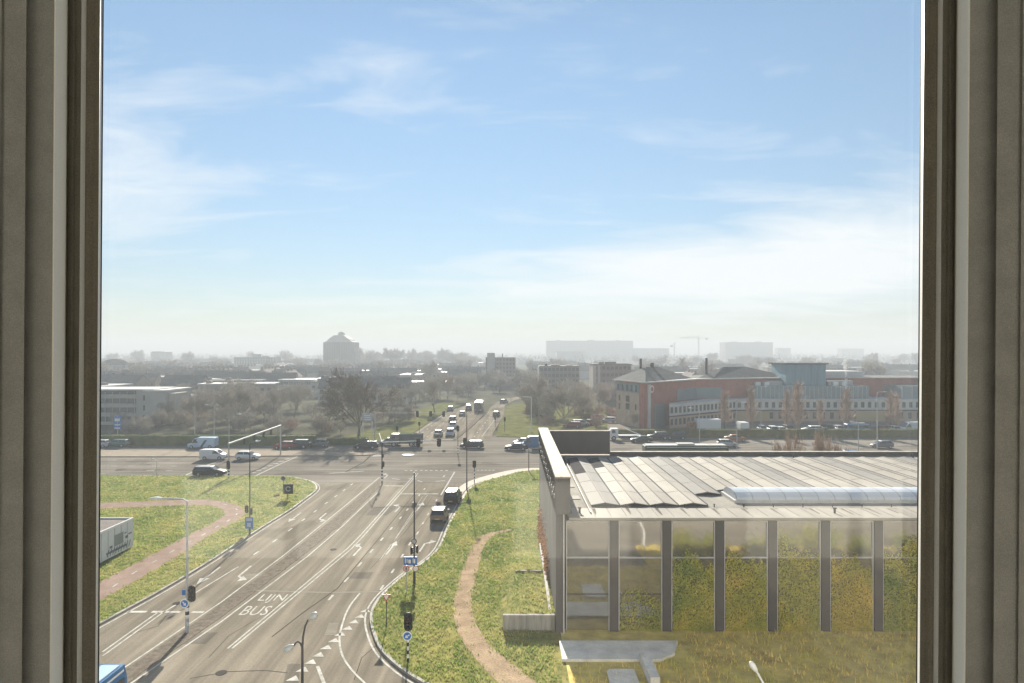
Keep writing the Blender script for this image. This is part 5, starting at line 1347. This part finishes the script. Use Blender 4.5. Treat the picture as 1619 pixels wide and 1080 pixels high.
MB().box(-w/2+.8, -w/2+5, -1.0, -.02, 0, P(0, 558, 370).z).build('stair_tower', M_bgrey, t); MB().tube([(1, 6, h), (1, 6, h+2.5)], .3, 5).build('flue', M_gable, t)
t, w, h = slab('four-storey brown flats nearest the right avenue trees', 853, 916, 580, 285, 14, M_bbrown, rows=5, cols=10, extras=[(862, 866, 575, M_gable, 'chimney'), (872, 886, 576.5, M_bbrown), (896, 906, 577.5, M_bbrown)])
MB().box(-w/2-.5, -w/2-.02, -.3, 6, 0, h).build('end_wall', M_pale, t)
t, w, h = slab('brown flats with pale end stripes behind the red complex', 938, 998, 577, 265, 14, M_bbrown, rows=5, cols=9, extras=[(948, 956, 572.5, M_bbrown), (958, 976, 572, M_bbrown), (977, 996, 575, M_slate)])
for x in (-w/2+.2, -w/2+1.9): MB().box(x, x+.9, -.25, -.02, 0, h-.2).build('pale_stripe', M_pale, t)
slab('wide pale slab block fading in haze on the horizon', 864, 1001, 539, 1500, 30, M_bbrown, bands_=12, extras=[(880, 886, 537.6, M_bbrown), (930, 940, 537.4, M_bbrown), (975, 980, 537.8, M_bbrown)])
slab('lower pale extension right of the wide slab block', 1001, 1058, 551, 1490, 25, M_bbrown, bands_=7)
slab('pale box building on the right horizon', 1147, 1222, 541.5, 1400, 40, M_bbrown, bands_=10, extras=[(1160, 1168, 540, M_bbrown), (1200, 1206, 539.8, M_bbrown)])
slab('faint low block at the foot of the wide slab', 880, 925, 556.5, 1100, 20, M_bgrey)
slab('faint long block on the far right horizon', 1330, 1366, 551.5, 1700, 20, M_bgrey); slab('faint small block right of the box building', 1230, 1250, 550.5, 1600, 20, M_bgrey)
q = P(182, 570, 420)
t = thing('domed_hall', 'grey building with shallow rounded roof at the far left', 'building', (q.x, 420, 0))
MB().box(-8.5, 8.5, 0, 14, 0, 10.5).build('wall', M_bgrey, t); MB().loft([[(math.cos(R(a))*8.8, y, 10.5+math.sin(R(a))*4) for a in range(0, 181, 20)] for y in (-.2, 14.2)]).build('roof', M_flatd, t)
# tower cranes
def crane(px, ytop, d, jib, cj, label, tilt=0.0):
    q = P(px, ytop, d); M_cr = mat('crane_steel', (0.45, 0.38, 0.25), .6)
    t = thing('tower_crane', label, 'crane', (q.x, d, 0)); hz = q.z; s = .9
    mb = MB()
    for sx in (-s, s):
        for sy in (-s, s): mb.tube([(sx, sy, 0), (sx, sy, hz)], .28, 4)
    n_ = int(hz/4)
    for i in range(n_): mb.tube([(-s, -s, i*4), (s, -s, i*4+4)], .2, 3); mb.tube([(s, s, i*4), (-s, s, i*4+4)], .2, 3)
    mb.build('mast', M_cr, t)
    mb = MB(); ct, st = math.cos(tilt), math.sin(tilt)
    mb.tube([(0, 0, hz), (jib*ct, 0, hz+abs(jib)*st)], .4, 4).tube([(0, 0, hz+2.4), (jib*.96*ct, 0, hz+abs(jib)*st+1)], .3, 4)
    for i in range(16): u = i/16; v = (i+1)/16; mb.tube([(jib*u*ct, 0, hz+abs(jib)*st*u), (jib*v*ct, 0, hz+abs(jib)*st*v+2.4-1.4*v)], .2, 3)
    mb.build('jib', M_cr, t)
    MB().tube([(0, 0, hz), (cj, 0, hz)], .4, 4).build('counter_jib', M_cr, t); MB().box(cj-2, cj+2, -1.2, 1.2, hz-3, hz).build('counterweight', M_gable, t)
    MB().tube([(0, 0, hz), (0, 0, hz+5)], .4, 4).tube([(0, 0, hz+5), (jib*.7*ct, 0, hz+abs(jib)*st*.7+1.5)], .15, 3).tube([(0, 0, hz+5), (cj, 0, hz)], .15, 3).build('tower_top', M_cr, t)
    MB().box(-1.1, 1.1, -1.8, -.9, hz-2.2, hz).build('cab', M_white, t)
crane(1104.5, 534.5, 1250, -36, 15, 'tower crane with long level jib on the right horizon')
crane(1066, 546, 1250, 6, -5, 'smaller luffing crane with raised jib left of the tower crane', R(65))

def zone(px, d):
    z = 'near the left window edge' if px < 330 else 'left of the stepped tower' if px < 510 else 'below the stepped tower' if px < 565 else 'between the stepped tower and the avenue' if px < 770 else 'right of the avenue' if px < 930 else 'behind the red complex' if px < 1230 else 'behind the blue cube and right of it'
    return ('nearer ' if d < 430 else 'middling ' if d < 640 else 'faint far ') , z
# ------------------------------------------------------------------ terraced houses
hr = random.Random(21)
M_walls = [M_bbrown, M_bgrey, mat('brick_dun', (0.27, 0.22, 0.18), .9, var=.12, scale=.4), M_pale]
HM = {}
def house_mesh(kind, n):
    if (kind, n) in HM: return HM[kind, n]
    L = 5.6*n; dp = 8.5
    wall = MB(); roof = MB(); ch = MB(); win = MB()
    if kind == 'gable':
        wall.loft([[(-L/2, 0, 0), (-L/2, dp, 0), (-L/2, dp, 5.6), (-L/2, dp/2, 9.0), (-L/2, 0, 5.6)], [(L/2, 0, 0), (L/2, dp, 0), (L/2, dp, 5.6), (L/2, dp/2, 9.0), (L/2, 0, 5.6)]])
        for s in (0, 1):
            y0, y1 = (-.4, dp/2) if s == 0 else (dp+.4, dp/2)
            roof.hexa([(-L/2-.2, y0, 5.35), (L/2+.2, y0, 5.35), (L/2+.2, y1, 9.05), (-L/2-.2, y1, 9.05), (-L/2-.2, y0, 5.55), (L/2+.2, y0, 5.55), (L/2+.2, y1, 9.3), (-L/2-.2, y1, 9.3)])
        for i in range(n): ch.box(-L/2+5.6*i+.1, -L/2+5.6*i+.8, dp/2-.5, dp/2+.5, 8.6, 10.2)
    else:
        wall.box(-L/2, L/2, 0, dp+2, 0, 6.2); roof.box(-L/2-.25, L/2+.25, -.25, dp+2.25, 6.2, 6.6)
        for i in range(max(1, n//2)): ch.box(-L/2+8*i+2, -L/2+8*i+4, 3, 5, 6.6, 7.6)
    for i in range(n):
        for z in (1.5, 4.2):
            for x in (1.3, 3.9): win.box(-L/2+5.6*i+x-.65, -L/2+5.6*i+x+.65, -.05, .02, z-.6, z+.6)
    HM[kind, n] = (wall.mesh('wall', M_bbrown), roof.mesh('roof', M_tile), ch.mesh('chimneys', M_bbrown), win.mesh('windows', M_bglass)); return HM[kind, n]
def house(x, y, kind, n, rz, far):
    t = thing('terraced_house' if kind == 'gable' else 'flat_roofed_house', zone(CX+x*F/y, y)[0]+('pitched-roof terrace ' if kind == 'gable' else 'flat-roofed block ')+zone(CX+x*F/y, y)[1], 'house', (x, y, 0), rz,
              'terraces with pitched roofs' if kind == 'gable' else 'flat-roofed blocks of the town')
    w, r_, c, wi = house_mesh(kind, n)
    inst('wall', w, t, mt=hr.choice(M_walls)); ro = inst('roof', r_, t, mt=hr.choice((M_tile, M_slate, M_slate)) if kind == 'gable' else hr.choice((M_flat, M_flatd, M_flat)))
    inst('chimney_row', c, ro)
    if not far: inst('window_row', wi, t)
HP = []
def town(n, dx, dy, keep):
    k = 0; tries = 0
    while k < n and tries < 6000:
        tries += 1
        y = hr.uniform(*dy); px = hr.uniform(*dx); x = (px-CX)*y/F
        if not keep(px, x, y): continue
        nn = hr.choice((3, 4, 5, 6)); L = 5.6*nn
        if any(abs(x-a)*1.0 < (L+b)/2+3 and abs(y-c) < 13 for a, b, c in HP): continue
        HP.append((x, L, y)); k += 1
        rz = hr.choice((0, 0, .25, -.3, math.pi/2, .15)); house(x, y, 'gable' if hr.random() < .5 else 'flat', nn, rz, y > 420)
town(95, (140, 740), (245, 560), lambda px, x, y: not (430 < px < 530 and y < 330) and not (600 < px and y < 360))
town(70, (140, 760), (560, 980), lambda px, x, y: not (480 < px < 590))
town(26, (860, 1480), (300, 560), lambda px, x, y: not (840 < px < 1010 and y < 320))
town(26, (830, 1480), (560, 980), lambda px, x, y: True)

# ================================================================== TREES
M_bark = mat('bark', (0.19, 0.165, 0.135), .9, var=.25, scale=1.5)
M_twig = mat('twigs', (0.36, 0.32, 0.265), .9, var=.3, scale=.7)
M_twigr = mat('twigs_reddish', (0.37, 0.265, 0.205), .9, var=.3, scale=.7)
def grow_tree(seed, h, spread, levels=5, trunk_h=.28, r0=.35, twig=.035, up=.35, kids=(4, 4, 4, 4), vase=.75, columnar=False, decay=.62, limb=.42):
    r = random.Random(seed); tb, cb = MB(), MB()
    def branch(p, d, L, rad, lev):
        n = 3 if lev < 2 else 2
        pts = [p]; q = p.copy(); dd = d.copy()
        for i in range(n):
            dd = (dd + Vector((r.gauss(0, .14), r.gauss(0, .14), r.gauss(0, .08)+up*.25))).normalized()
            q = q + dd*L/n; pts.append(q.copy())
        r1 = max(rad*.55, twig*.6)
        mb = tb if lev <= 1 else cb
        sides = 6 if lev == 0 else (5 if lev == 1 else (4 if lev == 2 else 3))
        mb.tube(pts, [rad+(r1-rad)*i/n for i in range(n+1)], sides, cap=False)
        if lev >= levels: return
        nk = kids[min(lev, len(kids)-1)]
        for k in range(nk):
            t = r.uniform(.35, 1.0) if lev else r.uniform(.75, 1.0)
            i = min(n-1, int(t*n)); base = pts[i].lerp(pts[i+1], t*n-i)
            ax = dd.orthogonal().normalized(); ax.rotate(Matrix.Rotation(r.uniform(0, 6.283) if lev else 6.283*k/nk+r.uniform(-.3, .3), 3, dd))
            ang = (r.uniform(.35, .85) if not columnar else r.uniform(.15, .42))
            if lev == 0: ang *= vase
            nd = (dd*math.cos(ang)+ax*math.sin(ang)).normalized()
            branch(base, nd, L*decay*r.uniform(.75, 1.25) if lev else h*(1-trunk_h)*limb*r.uniform(.85, 1.2), max(r1*(.75 if lev else .72), twig), lev+1)
        if lev >= 1: branch(pts[-1], dd, L*decay, max(r1, twig), lev+1)
    if columnar:
        pts = [Vector((0, 0, h*i/6)) for i in range(7)]
        tb.tube(pts, [r0*(1-i/7.5) for i in range(7)], 6, cap=False)
        for i in range(120):
            z = h*r.uniform(.08, .93); a = r.uniform(0, 6.283)
            branch(Vector((0, 0, z)), Vector((math.cos(a)*.42, math.sin(a)*.42, 1)).normalized(), (h*.22)*(1-.55*z/h)*r.uniform(.7, 1.2), twig*1.4, 3)
    else:
        branch(Vector((0, 0, -.1)), Vector((r.gauss(0, .04), r.gauss(0, .04), 1)).normalized(), h*trunk_h, r0, 0)
    # fit to the wanted height and spread
    zs = [v[2] for v in tb.v+cb.v]; xs = [math.hypot(v[0], v[1]) for v in cb.v]
    kz = h/max(zs); xs.sort(); kx = (spread/2)/max(.1, xs[int(len(xs)*.97)])
    for b in (tb, cb): b.v = [(v[0]*(kx if kx < 1.6 else 1.6)*(1 if v[2] > h*.1 else 1), v[1]*(kx if kx < 1.6 else 1.6), v[2]*kz) for v in b.v]
    return tb.mesh('trunk', M_bark, True), cb.mesh('crown', M_twig, True)
def tree(me, loc, label, sc=1.0, rz=0.0, group=None, tw=None, name='bare_tree', cat='tree'):
    t = thing(name, label, cat, loc, rz, group); t.scale = (sc, sc, sc) if not isinstance(sc, tuple) else sc
    inst('trunk', me[0], t); inst('crown', me[1], t, mt=tw); return t
big = grow_tree(11, 15.9, 16.5, 5, .20, .50, .055, .25, (8, 6, 5, 4, 3), 1.0, limb=.70, decay=.50)
for me_, cc in zip(big, ('bark_hero', 'twigs_hero')): me_.materials.clear(); me_.materials.append(mat(cc, (0.20, 0.17, 0.14), .95, spec=0.0, var=.25, scale=1.0))
tree(big, G(567, 690), 'big bare vase-shaped tree beyond the junction on the left')
TV = [grow_tree(s, 10, 7.5, 5, .24, .24, .032, .35, (5, 4, 4, 3), .8) for s in (31, 32, 33, 34)]
TD = [grow_tree(s, 10, 9, 5, .18, .22, .034, .25, (6, 5, 4, 4), 1.0) for s in (41, 42)]      # dense, broad
TC = [grow_tree(s, 10, 2.6, 4, .2, .16, .03, .6, (5, 4, 4), columnar=True) for s in (51, 52, 53)]
TS = [grow_tree(s, 5, 5.5, 4, .10, .09, .028, .3, (8, 5, 4, 3), 1.2) for s in (61, 62)]      # shrub thicket
TF = [grow_tree(s, 10, 9, 4, .22, .30, .10, .3, (6, 6, 5, 4), 1.0) for s in (71, 72, 73)]    # for far away: fewer, thicker twigs
tr_ = random.Random(99)
def put(lst, px, d, h, label, group=None, base=10.0, tw=None, wide=1.0, name='bare_tree'):
    s = h/base; wide *= tr_.uniform(.8, 1.25); return tree(tr_.choice(lst), ((px-CX)*d/F, d, 0), label, (s*wide, s*wide, s), tr_.uniform(0, 6.28), group, tw, name)
# named single trees
put(TD, 313, 165, 10.0, 'bare tree behind the hedge right of the pale left flats'); put(TD, 375, 172, 11.5, 'broad bare tree in the middle of the left tree belt')
put(TV, 432, 176, 10.2, 'slim bare tree left of the brownish thicket'); put(TD, 253, 163, 5.2, 'small round bare tree before the grey end block')
put(TV, 625, 180, 10.5, 'pale bare tree right of the big vase-shaped tree'); put(TV, 687, 205, 11.5, 'bare tree on the grass left of the avenue')
put(TD, 893, 170, 11.6, 'broad bare tree above the hall parapet', wide=1.1); put(TV, 849, 195, 13.0, 'slim bare tree at the right avenue corner'); put(TD, 833, 215, 9.5, 'low bare tree in the bend of the avenue')
put(TV, 921, 190, 9.0, 'bare tree left of the red complex end wall'); put(TD, 1003, 158, 5.4, 'bare bush at the foot of the red complex corner', name='bare_shrub')
g = 'reddish columnar trees before the red complex'
for px, d, h in ((1146, 158, 10.2), (1187, 159, 11.5), (1244, 158, 10.4), (1261, 158, 12.4), (1338, 158, 11.0), (1408, 158, 10.2), (1418, 160, 9.2), (1297, 160, 8.0)):
    put(TC, px, d, h, 'reddish columnar bare tree in the row before the red complex', g, tw=M_twigr, wide=1.15)
# tree belts
def spot(px):
    return ('near the blue banner' if px < 260 else 'behind the striped van' if px < 350 else 'behind the left gantry' if px < 450 else 'left of the big vase tree' if px < 540 else 'behind the big vase tree' if px < 600 else 'right of the big vase tree' if px < 660
            else 'along the left avenue edge' if px < 770 else 'at the avenue bend' if px < 860 else 'above the hall parapet' if px < 930 else 'by the red complex corner' if px < 1000 else 'above the red complex' if px < 1200 else 'right of the blue cube')
def size(h, lo, hi): return 'low ' if h < lo else 'tall ' if h > hi else 'middling '
def lab(kind, px, h, lo, hi, d=None, tw=None):
    return size(h, lo, hi) + ('reddish ' if tw is M_twigr else 'grey ') + 'bare ' + kind + ' ' + spot(px) + ('' if d is None else ', nearer row' if d[0] < d[1] else ', farther row')
g = 'bare trees of the left belt'
for i in range(52):
    px = tr_.uniform(250, 745); d = tr_.uniform(168, 255)
    if 540 < px < 600 and d < 175: continue
    if px > 640: d = tr_.uniform(235, 300)
    hh = tr_.uniform(6.5, 10.5); tw = M_twigr if tr_.random() < .12 else None
    put(tr_.choice((TV, TD)), px, d, hh, lab('belt tree', px, hh, 7.8, 9.2, (d, 212), tw), g, tw=tw)
g = 'bare bushes of the left belt'
for i in range(70):
    px = tr_.uniform(170, 650); d = tr_.uniform(153, 190)
    if 540 < px < 590 and d < 160: d += 25
    if px > 600 and d < 175: d = 180
    hh = tr_.uniform(2.5, 5.0); tw = M_twigr if tr_.random() < .15 else None
    put(TS, px, d, hh, lab('bush', px, hh, 3.3, 4.2, (d, 171), tw), g, 5.0, tw, name='bare_shrub')
g = 'bare trees right of the avenue'
for i in range(30):
    px = tr_.uniform(828, 965); d = tr_.uniform(190, 260)
    hh = tr_.uniform(6, 10)
    put(tr_.choice((TV, TD)), px, d, hh, lab('grove tree', px, hh, 7.2, 8.8, (d, 225)), g)
g = 'bushes at the right avenue corner'
for i in range(16):
    px = tr_.uniform(815, 975); d = tr_.uniform(158, 200)
    if px < 850 and d < 185: d = 195
    put(TS, px, d, tr_.uniform(2, 4.2), 'bare bush at the right avenue corner', g, 5.0, M_twigr if tr_.random() < .4 else None, name='bare_shrub')
g = 'bare trees beyond the avenue bend'
for i in range(34):
    put(tr_.choice((TD, TF)), tr_.uniform(725, 865), tr_.uniform(300, 440), *(lambda q, w, hh: (hh, size(hh, 8.3, 9.7)+'bare tree beyond the avenue bend'))(0, 0, tr_.uniform(7, 11)), g)
g = 'town trees'
for i in range(110):
    px = tr_.uniform(150, 1465); d = tr_.uniform(330, 900)
    if 800 < px < 830 and d < 400: continue
    put(TF, px, d, tr_.uniform(9, 15), zone(px, d)[0]+'bare town tree '+zone(px, d)[1], g)
g = 'skyline trees'
for i in range(34):
    px = tr_.choice((tr_.uniform(560, 735), tr_.uniform(560, 735), tr_.uniform(1000, 1450), tr_.uniform(160, 510)))
    d = tr_.uniform(700, 980); hh = tr_.uniform(17, 25) if px < 740 else tr_.uniform(14, 20)
    put(TF, px, d, hh, size(hh, 17, 20)+'skyline tree '+zone(px, d)[1], g)
put(TC, 569, 680, 24, 'slender poplar just right of the stepped tower', tw=None, wide=1.6); put(TC, 1079, 420, 16, 'dark conical tree behind the red complex', wide=1.8)
for px, d, h in ((1250, 86, 2.0), (1298, 86, 2.1), (1320, 87, 1.7)):
    p = P(px, 0, 86); s = 0.78
    put(TV, px, 84.5, 9.4 if px < 1310 else 8.4, 'bare reddish sapling rising behind the hall roof edge', 'saplings behind the hall', 10.0, M_twigr, .5, 'sapling')
# hedges
ML_hedge = leafy('hedge_leaves', (0.07, 0.11, 0.035), (0.15, 0.17, 0.06), .25, .8)
ML_hedger = leafy('hedge_leaves_right', (0.10, 0.12, 0.035), (0.19, 0.18, 0.06), .25, .8)
def hedge(x0, x1, y, dp, h, mt, label, seed):
    t = thing('hedge', label, 'hedge', ((x0+x1)/2, y, 0)); L = x1-x0; r = random.Random(seed)
    n_ = int(L/1.2); rings = []
    for i in range(n_+1):
        x = -L/2+L*i/n_; w = dp/2*(1+r.uniform(-.08, .08)); hh = h*(1+r.uniform(-.05, .04)); rings.append([(x, -w, -.05), (x, w, -.05), (x, w*.95, hh*.94), (x, w*.4, hh), (x, -w*.4, hh), (x, -w*.95, hh*.94)])
    MB().loft(rings).build('clipped_mass', mt, t)
    def fp(r):
        x = r.uniform(-L/2, L/2)
        if r.random() < .55: return Vector((x, -dp/2*(1.0+r.uniform(-.05, .12)), r.uniform(.05, h)))
        return Vector((x, r.uniform(-dp/2, dp/2), h*(1+r.uniform(-.03, .07))))
    leafcloud(MB(), r, int(L*90), fp, .05, .13).build('leaves', mt, t)
hedge(-125, -40, 135.2, 1.6, 2.0, ML_hedge, 'long clipped green hedge along the far left kerb', 1)
hedge(-38, -29.6, 136.5, 1.3, 1.2, ML_hedge, 'short low hedge behind the dark hatchback', 2)
hedge(23.5, 120, 147.5, 1.6, 1.75, ML_hedger, 'long clipped olive hedge along the far right kerb', 3)
# green shrubs between the apartment block and the hall (seen mirrored in the bays)
ML_shr = leafy('shrub_leaves', (0.14, 0.19, 0.035), (0.32, 0.29, 0.06), .4, .6)
sr = random.Random(17)
_sm = []
for v in range(3):
    _sm.append(leafcloud(MB(), sr, 900, lambda r: Vector((r.gauss(0, .7), r.gauss(0, .7), abs(r.gauss(.9, .6)))), .07, .17).mesh('leaves', ML_shr))
stem = MB().tube([(0, 0, 0), (.05, 0, .7), (.2, .1, 1.4)], .04, 5).tube([(0, 0, 0), (-.2, .1, 1.2)], .035, 5).mesh('stem', M_bark)
for i in range(18):
    x, y = sr.uniform(13, 42), sr.uniform(26, 34); s = sr.uniform(.5, 1.0)
    t = thing('shrub', 'leafy green shrub between the apartment block and the glazed hall', 'shrub', (x, y, .12), sr.uniform(0, 6), 'shrubs before the hall'); t.scale = (s, s, s*1.2)
    inst('leaves', _sm[i % 3], t); inst('stem', stem, t)

# ------------------------------------------------------------------ far woods on the horizon
fw = random.Random(5); mb = MB()
for i in range(2600):
    d = fw.uniform(950, 2600); px = fw.uniform(-450, 2070); x = (px-CX)*d/F; hh = fw.uniform(8, 15)+ (3 if fw.random() < .1 else 0); w = hh*fw.uniform(.35, .6)
    c = Vector((x, d, hh*.55))
    for k in range(34):
        v = Vector((fw.gauss(0, .5), fw.gauss(0, .5), fw.gauss(0, .42)))
        p = c+Vector((v.x*w, v.y*w, v.z*hh*.55)); s = fw.uniform(.8, 1.8)
        a = Vector((fw.gauss(0, 1), fw.gauss(0, 1), fw.gauss(0, 1))).normalized(); u = a.orthogonal().normalized()*s; ww_ = a.cross(u)
        b = len(mb.v); mb.v += [tuple(p-u), tuple(p+ww_), tuple(p+u*.8)]; mb.f.append((b, b+1, b+2))
tag(mb.build('far_woods', mat('far_woods_brown', (0.10, 0.10, 0.07), .9, var=.3, scale=.02)), 'hazy wooded band along the whole horizon', 'woods', kind='stuff')

# ------------------------------------------------------------------ haze
m = bpy.data.materials.new('haze_air'); m.use_nodes = True
n, l = m.node_tree.nodes, m.node_tree.links; n.remove(n['Principled BSDF']); pv = n.new('ShaderNodeVolumePrincipled')
pv.inputs['Density'].default_value = HAZE; pv.inputs['Color'].default_value = (.74, .785, .83, 1); pv.inputs['Anisotropy'].default_value = 0.0
l.new(pv.outputs[0], n['Material Output'].inputs['Volume'])
o = MB().box(-3050, 3050, -70, 3050, -1.2, 60).build('haze', m); tag(o, 'pale winter haze over the whole town', 'haze', kind='stuff')
